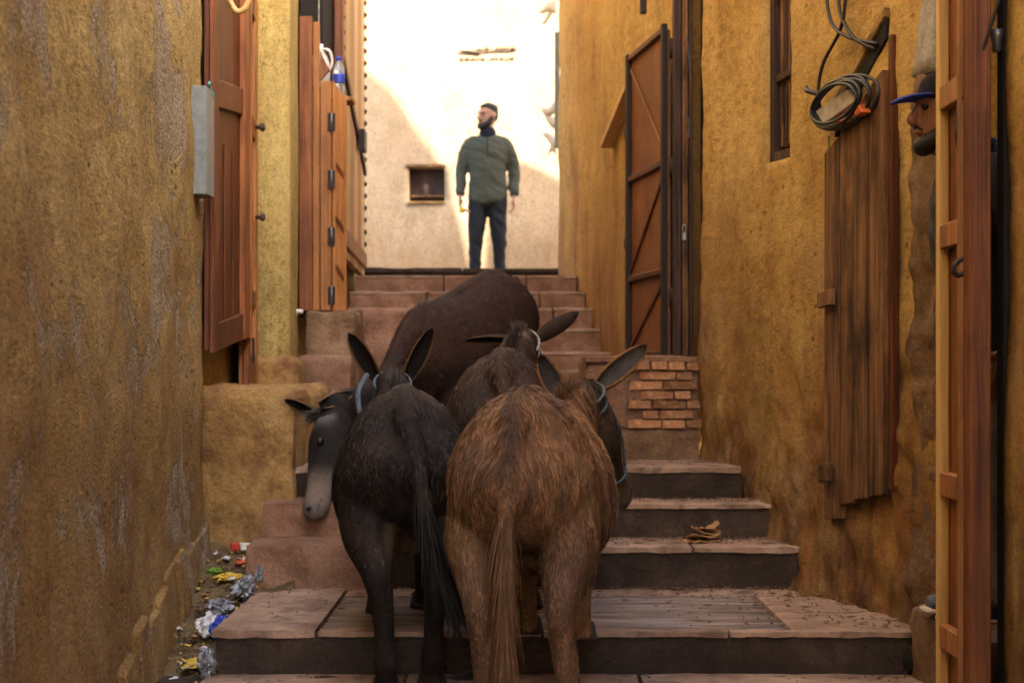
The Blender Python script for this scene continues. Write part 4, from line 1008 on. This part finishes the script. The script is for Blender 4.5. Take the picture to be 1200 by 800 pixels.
    d = unit(d+np.c_[cl, -cl*.3, cl*.2]*cfg.get('clump', .4))
    tone = rng.lognormal(0, cfg.get('tone', .3), len(vi))*(1+.55*cl)
    col = Call[vi]*tone[:, None]; col[:, 0] *= rng.uniform(.95, 1.12, len(vi))
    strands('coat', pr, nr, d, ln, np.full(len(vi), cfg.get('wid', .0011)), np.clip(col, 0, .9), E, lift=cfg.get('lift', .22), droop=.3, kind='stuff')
    # tail switch
    n = cfg.get('ntail', 1800); tpp = catmull(np.array(cfg['tail']), 8); k = (rng.random(n)**.8*(len(tpp)-2)).astype(int)
    a = rng.random(n)*2*math.pi; rad = np.where(k < len(tpp)*.5, .024, .018); td = np.gradient(tpp, axis=0)[k]; td = unit(td)
    off = np.c_[np.cos(a), np.sin(a), np.zeros(n)]; rt = tpp[k]+off*rad[:, None]
    dn = unit(td+rng.normal(size=(n, 3))*.09); ll = np.where(k < len(tpp)*.35, .06, .20)*rng.uniform(.5, 1.25, n)
    tc = np.array(cfg['tailc'])*rng.lognormal(0, .3, n)[:, None]
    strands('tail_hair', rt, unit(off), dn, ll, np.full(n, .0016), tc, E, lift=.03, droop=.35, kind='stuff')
    # mane
    n = 900; t = rng.random(n)[:, None]; ridge = catmull(np.array([nb1+np.array((0, -.06, .13)), mid+np.array((0, -.03, .11)), poll*.9+mid*.1-jaw*.06, poll-jaw*.075+hd*.02]), 30)
    i = (t[:, 0]*(len(ridge)-1)).astype(int); rt = ridge[i]+rng.normal(size=(n, 3))*.010; up = unit(ridge[i]-np.array([nb1+(poll-nb1)*q for q in t[:, 0]]))
    dn = unit(up+rng.normal(size=(n, 3))*.3)
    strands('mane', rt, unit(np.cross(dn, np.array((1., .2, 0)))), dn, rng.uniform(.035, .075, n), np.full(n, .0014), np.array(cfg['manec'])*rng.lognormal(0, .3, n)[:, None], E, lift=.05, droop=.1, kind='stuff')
    for s in (-1, 1):
        Vb = Blob(); Vb.ball((0, 0, 0), (.017, .017, .017)); e = add('eye', mesh_of('eye', Vb.V, Vb.F, True), 'eye', E)
        e.location = tuple(poll+hd*HL*.33+sidev*s*.053-jaw*.02)
        nsx = Blob(); nsx.ball((0, 0, 0), (.012, .012, .009)); e = add('nostril', mesh_of('nostril', nsx.V, nsx.F, True), 'eye', E)
        e.location = tuple(poll+hd*HL*.97+sidev*s*.036-jaw*.012)
    for s in (-1, 1): tube('mouth', [tuple(poll+hd*HL*1.02+sidev*s*.012+jaw*.03), tuple(poll+hd*HL*.97+sidev*s*.043+jaw*.028), tuple(poll+hd*HL*.86+sidev*s*.053+jaw*.036)], .0035, 'eye', E)
    if cfg.get('halter'):
        HM, parts = cfg['halter']
        def ring(t, j, w, h, tilt=0): 
            P = []
            for q in range(14):
                a = 2*math.pi*q/14; P.append(tuple(poll+hd*(HL*t+tilt*math.sin(a))+jaw*j+sidev*w*math.cos(a)+jaw*h*math.sin(a)))
            return P
        hl = empty('halter'); hl.parent = E
        tube('noseband', ring(.66, .02, .058, .072), .0055, HM, hl, closed=True, sub=3)
        tube('headstall', ring(.02, .018, .068, .088, -.02), .0055, HM, hl, closed=True, sub=3)
        tube('throat_rope', ring(-.10, .02, .072, .105, -.03), .0055, HM, hl, closed=True, sub=3)
        for s in (-1, 1): tube('cheek_rope', [tuple(poll+hd*HL*.03+sidev*s*.07+jaw*.0), tuple(poll+hd*HL*.3+sidev*s*.082+jaw*.03), tuple(poll+hd*HL*.66+sidev*s*.06+jaw*.02)], .0055, HM, hl)
        if parts: tube('lead_rope', [tuple(loc(p)) for p in parts], .011, HM, hl)
    return E

def blend(c, m, col): c[:] = c*(1-m[:, None])+np.array(col)*m[:, None]
def sm(x, a, b): t = np.clip((x-a)/(b-a), 0, 1); return t*t*(3-2*t)

def col_dark(v, rn, par, poll, muz, jaw):
    c = np.tile(np.array((.020, .0145, .0125)), (len(v), 1))
    nzv = np.array([mnoise.noise(Vector(p)*5) for p in v]); blend(c, sm(nzv, .0, .5)*.6, (.055, .035, .026))
    m = (rn == 'trunk'); blend(c, m*sm(v[:, 2], .80, .97)*.5, (.05, .036, .030))
    inn = ((rn == 'hleg')*sm(-np.abs(v[:, 0]), -.085, -.04)*sm(v[:, 2], .38, .5)*sm(-v[:, 2], -.68, -.58)); blend(c, inn*.85, (.22, .15, .085))
    m = (rn == 'trunk')*sm(-v[:, 2], -.52, -.44); blend(c, m, (.20, .14, .09)); return c
def col_brown(v, rn, par, poll, muz, jaw):
    c = np.tile(np.array((.215, .108, .046)), (len(v), 1))
    nzv = np.array([mnoise.noise(Vector((p[0]*6, p[1]*6, p[2]*3))) for p in v]); blend(c, sm(nzv, -.05, .5)*.65, (.115, .060, .031)); blend(c, sm(-nzv, .05, .5)*.6, (.40, .24, .115))
    m = ((rn == 'trunk') | (rn == 'neck'))*np.exp(-(v[:, 0]/.018)**2)*sm(v[:, 2], .70, .80); blend(c, m*.75, (.03, .018, .012))
    m = (rn == 'hleg')*sm(-v[:, 2], -.66, -.45); blend(c, m*.5, (.19, .12, .08))
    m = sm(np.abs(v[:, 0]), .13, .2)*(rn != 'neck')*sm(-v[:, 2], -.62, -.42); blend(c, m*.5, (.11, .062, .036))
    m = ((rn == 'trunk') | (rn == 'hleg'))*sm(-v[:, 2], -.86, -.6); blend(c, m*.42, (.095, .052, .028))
    m = (rn == 'neck')*sm(par, .45, .75); blend(c, m*.75, (.05, .042, .038)); m = (rn == 'head'); blend(c, m*.8, (.055, .04, .03))
    m = (rn == 'head')*sm(par, .6, .85); blend(c, m, (.2, .15, .11)); return c
def col_deep(v, rn, par, poll, muz, jaw):
    c = np.tile(np.array((.055, .030, .021)), (len(v), 1))
    nzv = np.array([mnoise.noise(Vector(p)*5) for p in v]); blend(c, sm(nzv, .0, .5)*.7, (.025, .017, .014)); blend(c, sm(-nzv, .1, .5)*.5, (.10, .058, .036))
    m = np.exp(-np.sum(((v-(poll+np.array((-.03, -.16, .05))))/.05)**2, axis=1)); blend(c, m*.9, (.42, .31, .21))
    m = (rn == 'head')*sm(par, .6, .85); blend(c, m, (.28, .24, .2)); return c
def col_sniff(v, rn, par, poll, muz, jaw):
    c = np.tile(np.array((.050, .024, .016)), (len(v), 1))
    nzv = np.array([mnoise.noise(Vector(p)*5) for p in v]); blend(c, sm(nzv, .0, .5)*.7, (.024, .015, .012))
    m = (rn == 'neck')*sm(par, .35, .6); blend(c, m, (.022, .019, .018)); m = (rn == 'head'); blend(c, m*.95, (.017, .0145, .0135))
    hd = (muz-poll); HL = np.linalg.norm(hd); t = (v-poll).dot(hd/HL)/HL; j = (v-poll).dot(jaw)
    m = (rn == 'head')*np.clip(sm(t, .5, .78)+sm(-j, .045, .075)*sm(t, .36, .5)*.45, 0, 1); blend(c, m*.9, (.25, .19, .145))
    m = (rn == 'head')*sm(t, .86, .96); blend(c, m*.7, (.16, .14, .13))
    m = (rn == 'head')*np.exp(-((t-.06)/.09)**2)*sm(-j, -.02, .03); blend(c, m*.55, (.28, .27, .26))
    return c

T1 = [(0.0, -.175, .865), (.025, -.245, .76), (.045, -.275, .60), (.075, -.275, .46), (.115, -.27, .34)]
T3 = [(0.0, -.175, .85), (.0, -.243, .74), (-.004, -.272, .58), (-.006, -.265, .40), (-.01, -.255, .26)]
donkey('nearly black donkey with a hanging dark tail standing beside the shaggy brown donkey', (-.345, 5.50, -1.03), R(6), .15,
       dict(K=1.0, wd=.15, W=.98, hind=[(-1, .035, -.06, 0), (1, -.01, .05, 0)], fore=[(-1, .03, -.05, 0), (1, 0, .06, 0)],
            poll=(-.475, 6.78, -.085), muzzle=(-.50, 7.10, -.44), nmid=(0, 0, .0), nk=.9,
            ears=[(-.062, (-.10, -.05, .17), (-.2, -1, .2), .235, .040), (.062, (.10, -.04, .20), (.2, -1, .2), .245, .040)],
            earc=[(.035, .022, .015), (.016, .012, .010), (.15, .08, .035)], tail=T1, tailc=(.014, .012, .011), manec=(.035, .028, .024),
            col=col_dark, hairs=150000, len=.028, wid=.0009, clump=.5, tone=.45, halter=('rope', [(-.57, 6.72, -.03), (-.60, 6.66, -.10), (-.585, 6.62, -.19), (-.56, 6.62, -.20)])))
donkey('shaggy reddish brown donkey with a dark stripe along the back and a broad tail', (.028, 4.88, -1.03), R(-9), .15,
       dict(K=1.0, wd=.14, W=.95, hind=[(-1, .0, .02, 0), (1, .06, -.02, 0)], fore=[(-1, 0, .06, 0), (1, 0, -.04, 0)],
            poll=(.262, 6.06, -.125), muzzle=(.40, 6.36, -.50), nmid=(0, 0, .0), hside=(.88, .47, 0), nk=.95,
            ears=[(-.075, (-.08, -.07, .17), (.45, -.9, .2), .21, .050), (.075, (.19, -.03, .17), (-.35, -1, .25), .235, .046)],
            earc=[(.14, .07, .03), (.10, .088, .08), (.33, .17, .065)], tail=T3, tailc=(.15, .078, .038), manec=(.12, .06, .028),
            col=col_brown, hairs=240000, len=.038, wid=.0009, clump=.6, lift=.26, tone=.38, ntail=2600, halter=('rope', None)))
donkey('dark brown donkey with a pale spot behind its spread ears, ahead of the shaggy one', (-.035, 6.28, -.88), R(-2), .165,
       dict(K=.97, wd=.10, hind=[(-1, -.03, -.22, 0), (1, .0, .05, 0)], fore=[(-1, 0, .0, 0), (1, 0, .1, 0)],
            poll=(.05, 7.42, .085), muzzle=(.09, 7.80, -.24), nmid=(0, 0, .02),
            ears=[(-.062, (-.22, -.04, -.015), (-.1, -.6, -.8), .215, .030), (.064, (.19, -.02, .12), (.3, .8, .2), .225, .040)],
            earc=[(.05, .032, .023), (.012, .010, .009), (.18, .09, .045)], tail=T1, tailc=(.02, .015, .012), manec=(.045, .028, .02),
            col=col_deep, hairs=80000, len=.032, halter=('rope2', None)))
TH = R(153)
T5 = [(0.0, -.20, .90), (.0, -.262, .76), (-.004, -.272, .58), (-.006, -.265, .40), (-.01, -.255, .26)]
donkey('dark donkey turned round to face downhill, lowering its grey face to the step', (-.085, 8.78, -.437), TH, 0,
       dict(K=.97, wd=.14, W=1.04, hind=[(-1, 0, 0, 0), (1, 0, .05, 0)], fore=[(-1, 0, 0, 0), (1, 0, -.05, 0)],
            poll=(-.775, 7.32, -.215), muzzle=(-.832, 7.06, -.615), nmid=(0, -.05, -.09), hside=(.45, -.89, 0), brow=(-.9, -.42, .1), nk=.70,
            ears=[(.05, (-.17, -.06, .085), (-.3, -.8, -.5), .20, .036), (-.055, (.13, .12, .06), (-.3, -1, 0), .2, .034)],
            earc=[(.045, .026, .018), (.014, .011, .010), (.28, .18, .10)], tail=T5, tailc=(.02, .015, .012), manec=(.05, .043, .04),
            col=col_sniff, hairs=85000, len=.028))

# ------------------------------------------------------------------ people
def rot2(p, a): return (p[0]*math.cos(a)-p[1]*math.sin(a), p[0]*math.sin(a)+p[1]*math.cos(a), p[2])
def head_parts(B, c, a, s=1.0):
    """head blob; c = chin level centre, facing -y turned by a"""
    def P(x, y, z): q = rot2((x*s, y*s, z*s), a); return (c[0]+q[0], c[1]+q[1], c[2]+q[2])
    side = rot2((1, 0, 0), a)
    B.loft([(*P(0, .0, .0), .045*s, .05*s), (*P(0, -.012, .03), .060*s, .075*s), (*P(0, -.005, .08), .071*s, .090*s), (*P(0, .008, .13), .077*s, .098*s), (*P(0, .015, .18), .074*s, .094*s), (*P(0, .018, .215), .052*s, .065*s), (*P(0, .018, .232), .022*s, .03*s)], side=side)
    B.loft([(*P(0, -.088, .138), .012*s, .012*s), (*P(0, -.106, .112), .013*s, .013*s), (*P(0, -.120, .088), .019*s, .015*s), (*P(0, -.105, .078), .018*s, .010*s)], side=side, seg=12)
    B.loft([(*P(-.045, -.078, .147), .010*s, .010*s), (*P(0, -.093, .146), .010*s, .012*s), (*P(.045, -.078, .147), .010*s, .010*s)], side=(0, 0, 1), seg=10)
    B.loft([(*P(-.026, -.084, .052), .006*s, .008*s), (*P(0, -.098, .053), .011*s, .012*s), (*P(.026, -.084, .052), .006*s, .008*s)], side=(0, 0, 1), seg=10)
    B.loft([(*P(-.02, -.078, .014), .014*s, .016*s), (*P(.02, -.078, .014), .014*s, .016*s)], side=(0, 0, 1), seg=10)
    for sgn in (-1, 1): B.loft([(*P(sgn*.075, .012, .085), .008*s, .012*s), (*P(sgn*.085, .018, .115), .010*s, .020*s), (*P(sgn*.083, .02, .14), .008*s, .015*s)], side=side, seg=10)
    return P
def hand_parts(B, w, d, palm_n, thumb, s=1.0, curl=.35):
    """w wrist, d hand direction, palm_n palm facing, thumb side vector"""
    w = np.array(w, float); d = unit(np.array(d, float)); n = unit(np.array(palm_n, float)); t = np.array(thumb, float); t = unit(t-d*t.dot(d))
    B.loft([(*(w-d*.02), .026*s, .02*s), (*(w+d*.03*s), .034*s, .017*s), (*(w+d*.075*s), .040*s, .016*s), (*(w+d*.095*s), .036*s, .013*s)], side=t, seg=12)
    for k, (o, L) in enumerate(((.028, .072), (.010, .082), (-.010, .076), (-.028, .060))):
        b = w+d*.09*s+t*o*s; L *= s; m1 = b+d*L*.4+n*L*.12*curl*2; m2 = m1+d*L*.28+n*L*.3*curl*2; m3 = m2+d*L*.15+n*L*.3*curl*2
        B.loft([(*b, .009*s, .009*s), (*m1, .0088*s, .0088*s), (*m2, .008*s, .008*s), (*m3, .0065*s, .0065*s)], seg=8, sub=2)
    b = w+d*.03*s+t*.03*s; m1 = b+t*.025*s+d*.025*s+n*.015*s; m2 = m1+d*.032*s+t*.006*s+n*.012*s
    B.loft([(*b, .012*s, .012*s), (*m1, .011*s, .011*s), (*m2, .008*s, .008*s)], seg=8, sub=2)

def person(label, loc, rz, hy, skin, clothes, arms, beard=True, s=1.0, lean=0.0, hc=None, legs=None):
    """facing -y at rz 0; hy turns the head; arms = two lists of shoulder/elbow/wrist with hand data"""
    E = empty('person', label, 'person', loc, rz)
    hc = hc or (0, -.02-lean, 1.515)
    B = Blob(); P = head_parts(B, hc, hy, s)
    B.loft([(0, .02-lean*.6, 1.36, .07, .07), (0, .015-lean*.8, 1.44, .055, .058), (hc[0], hc[1]+.03, hc[2]+.01, .054, .056), (hc[0], hc[1]+.03, hc[2]+.06, .05, .055)])
    B.loft([(0, 0, .86, .14, .10), (0, 0, .98, .15, .11), (0, -lean*.3, 1.12, .14, .10), (0, -lean*.5, 1.28, .165, .105), (0, .01-lean*.6, 1.38, .15, .085), (0, .015-lean*.6, 1.43, .08, .06)])
    legs = legs or [[(-.09, 0, .86), (-.10, -.01, .48), (-.105, .01, .08)], [(.09, 0, .86), (.095, -.01, .48), (.10, .01, .08)]]
    for L in legs:
        B.loft([(*L[0], .075, .085), (*L[1], .05, .055), (*L[2], .035, .04)]); f = L[2]
        B.loft([(f[0], f[1]+.05, .045, .03, .03), (f[0], f[1]-.05, .04, .038, .028), (f[0], f[1]-.15, .028, .04, .018)])
    for A in arms:
        B.loft([(*A['p'][0], .045, .05), (*A['p'][1], .036, .038), (*A['p'][2], .024, .024)])
        hand_parts(B, A['p'][2], A['d'], A['n'], A['t'], s, A.get('curl', .4))
    me = B.build(.0065, 4); add('body', me, skin, E)
    # clothing
    top, bot, shoe, collar = clothes
    J = Blob()
    J.loft([(0, 0, .80, .185, .135), (0, -.003, .86, .19, .14), (0, -.005-lean*.1, .98, .182, .135), (0, -.01-lean*.3, 1.12, .182, .135), (0, -.005-lean*.5, 1.27, .205, .135), (0, .0-lean*.6, 1.36, .195, .112), (0, .01-lean*.6, 1.415, .15, .09), (0, .012-lean*.6, 1.45, .085, .075)], seg=28)
    for A in arms:
        p = [np.array(q) for q in A['p']]; wv = unit(p[2]-p[1])
        J.loft([(*(p[0]+np.array((-.10*np.sign(p[0][0]), 0, .02))), .06, .07), (*(p[0]+np.array((-.025*np.sign(p[0][0]), 0, -.005))), .066, .072), (*(p[0]*.5+p[1]*.5), .066, .07), (*p[1], .06, .062), (*(p[1]*.45+p[2]*.55), .053, .055), (*(p[2]-wv*.015), .044, .046)], seg=16)
    me = J.build(.010, 14)
    v = arr_verts(me); d = np.array([mnoise.noise(Vector((p[0]*7+p[2]*4, p[1]*7, p[2]*15+p[0]*6)))*.012+mnoise.noise(Vector((p[0]*16, p[1]*16, p[2]*30+p[0]*10)))*.005 for p in v])
    nn = np.empty(len(v)*3); me.vertices.foreach_get('normal', nn); v = v+nn.reshape(-1, 3)*d[:, None]; me.vertices.foreach_set('co', v.ravel()); me.update()
    jk = add('jacket', me, top, E)
    Tt = Blob(); Tt.loft([(0, 0, .95, .165, .12), (0, .0, .86, .165, .125), (0, .0, .78, .15, .115)])
    for L in legs: Tt.loft([(*L[0], .096, .108), ((L[0][0]+L[1][0])/2, (L[0][1]+L[1][1])/2, .67, .092, .10), (*L[1], .078, .082), ((L[1][0]+L[2][0])/2, (L[1][1]+L[2][1])/2, .28, .06, .066), (L[2][0], L[2][1], .06, .055, .062)])
    me = Tt.build(.011, 5); v = arr_verts(me); nn = np.empty(len(v)*3); me.vertices.foreach_get('normal', nn)
    d = np.array([mnoise.noise(Vector((p[0]*9, p[1]*9, p[2]*16+p[0]*14)))*.012 for p in v]); v = v+nn.reshape(-1, 3)*d[:, None]; me.vertices.foreach_set('co', v.ravel()); me.update()
    add('trousers', me, bot, E)
    for L in legs:
        f = L[2]; S = Blob(); S.loft([(f[0], f[1]+.07, .05, .034, .045), (f[0], f[1]+.0, .055, .042, .05), (f[0], f[1]-.09, .045, .048, .038), (f[0], f[1]-.18, .035, .044, .024)]); sh_ = add('shoe', S.build(.008, 3), shoe, E)
        S = Blob(); S.loft([(f[0], f[1]+.085, .012, .036, .012), (f[0], f[1]-.05, .012, .05, .012), (f[0], f[1]-.20, .014, .045, .011)]); add('sole', mesh_of('sole', S.V, S.F, True), 'sole', sh_)
    if collar:
        Cb = Blob(); Cb.loft([(0, .02-lean*.6, 1.40, .10, .085), (0, .015-lean*.7, 1.45, .085, .08), (0, .01-lean*.7, 1.495, .082, .078)]); add('collar', Cb.build(.01, 3), collar, jk)
    for sg in (-1, 1):
        e = Blob(); e.ball((0, 0, 0), (.012, .011, .009)); o = add('eye', mesh_of('eye', e.V, e.F, True), 'eye', E); o.location = P(sg*.031, -.083, .125)
    if beard:
        Bd = Blob(); Bd.loft([(*P(-.066, -.005, .10), .022, .022), (*P(-.060, -.035, .045), .030, .028), (*P(-.035, -.066, .016), .030, .030), (*P(0, -.080, .006), .032, .032), (*P(.035, -.066, .016), .030, .030), (*P(.060, -.035, .045), .030, .028), (*P(.066, -.005, .10), .022, .022)], side=(0, 0, 1), sub=3)
        Bd.loft([(*P(-.028, -.088, .052), .006, .008), (*P(-.014, -.103, .066), .007, .008), (*P(.014, -.103, .066), .007, .008), (*P(.028, -.088, .052), .006, .008)], side=(0, 0, 1), seg=8)
        add('beard', Bd.build(.007, 3), 'hair', E)
    return E, P
# the man on the upper street
arms = [dict(p=[(-.20, .01, 1.365), (-.255, .015, 1.10), (-.265, -.05, .85)], d=(.0, -.12, -1), n=(.9, -.2, 0), t=(.1, -1, 0), curl=.9),
        dict(p=[(.20, .01, 1.365), (.255, .03, 1.10), (.255, -.03, .85)], d=(.0, -.05, -1), n=(-.9, -.1, 0), t=(-.1, -1, 0), curl=.5)]
man, P = person('bearded man in a sage green fleece and black trousers standing atop the stairs', (-.245, 17.2, .828), 0, R(-48), 'skin1', ('fleece', 'trouser', 'hair', 'fleece'), arms, legs=[[(-.09, 0, .86), (-.115, -.03, .48), (-.125, -.01, .08)], [(.09, 0, .86), (.105, .0, .48), (.125, .05, .08)]])
man.scale = (1.04, 1.04, 1.04)
Hb = Blob(); Hb.loft([(*P(0, .05, .07), .06, .05), (*P(0, .045, .12), .078, .068), (*P(0, .030, .165), .082, .086), (*P(0, .016, .20), .080, .096), (*P(0, .014, .226), .062, .076), (*P(0, .014, .240), .03, .035)], side=rot2((1, 0, 0), R(-48)))
add('hair', Hb.build(.008, 3), 'hair', man)
Sc = Blob(); Sc.loft([(0, -.01, 1.435, .075, .085), (0, -.025, 1.475, .075, .085), (-.005, -.03, 1.51, .066, .075)]); add('scarf', Sc.build(.008, 3), 'scarf', man)
board('zip', -.004, .004, -.142, -.125, 1.22, 1.44, 'scarf', man)
fr = Blob(); fr.ball((0, 0, 0), (.03, .03, .034)); add('yellow_fruit', mesh_of('fruit', fr.V, fr.F, True), 'yellow', label='small yellow fruit held in the hand of the bearded man', cat='fruit', loc=(-.245-.255, 17.2-.10, .828+.745))

# the man in the doorway: leans out behind the framed door, looking across the alley
arms2 = [dict(p=[(-.195, .0, 1.37), (-.25, .05, 1.10), (-.24, .0, .86)], d=(.1, -.2, -.95), n=(.6, .3, -.5), t=(0, 0, 1), curl=.6),
         dict(p=[(.195, .0, 1.37), (.25, .06, 1.10), (.24, .0, .86)], d=(-.1, -.2, -.95), n=(-.8, 0, -.3), t=(0, -.3, 1), curl=.6)]
m2, P2 = person('man in a blue peaked cap leaning out of the doorway behind the framed door', (1.505, 5.36, -.79), R(-90), R(4), 'skin2', ('jacket2', 'greycloth', 'shoe', 'jacket2'), arms2,
                lean=.10, hc=(0, -.135, 1.475))
Cp = Blob(); a2 = R(4)
Cp.loft([(*P2(0, .012, .150), .086, .108), (*P2(0, .014, .185), .086, .106), (*P2(0, .018, .22), .072, .088), (*P2(0, .02, .25), .03, .04)], side=rot2((1, 0, 0), a2), seg=24)
cap = add('cap', Cp.build(.007, 3), 'capdark', m2)
Pk = Blob(); Pk.loft([(*P2(0, -.07, .160), .080, .010), (*P2(0, -.115, .158), .078, .009), (*P2(0, -.155, .150), .062, .008), (*P2(0, -.18, .140), .03, .006)], side=rot2((1, 0, 0), a2), seg=24)
add('peak', Pk.build(.005, 2), 'capblue', cap)
bag = Blob(); bag.loft([(1.385, 5.33, .28, .02, .03), (1.365, 5.33, .2, .035, .05), (1.36, 5.33, .10, .04, .055), (1.385, 5.33, .0, .025, .03)])
add('hanging_bag', bag.build(.008, 3), 'blackbag', label='black shiny bag hanging at the elbow of the man with the cap', cat='bag')
cl_ = Blob(); cl_.loft([(1.42, 5.36, -.12, .02, .03), (1.40, 5.36, -.25, .03, .05), (1.405, 5.36, -.38, .025, .05), (1.43, 5.36, -.5, .015, .03)])
add('hanging_cloth', cl_.build(.008, 3), 'greycloth', label='grey cloth hanging beside the knee of the man with the cap', cat='cloth')

# ------------------------------------------------------------------ lift everything so the alley floor lies at zero
for o in list(scene.objects):
    if o.parent is None and o not in (cam, sun): o.location.z += EYE
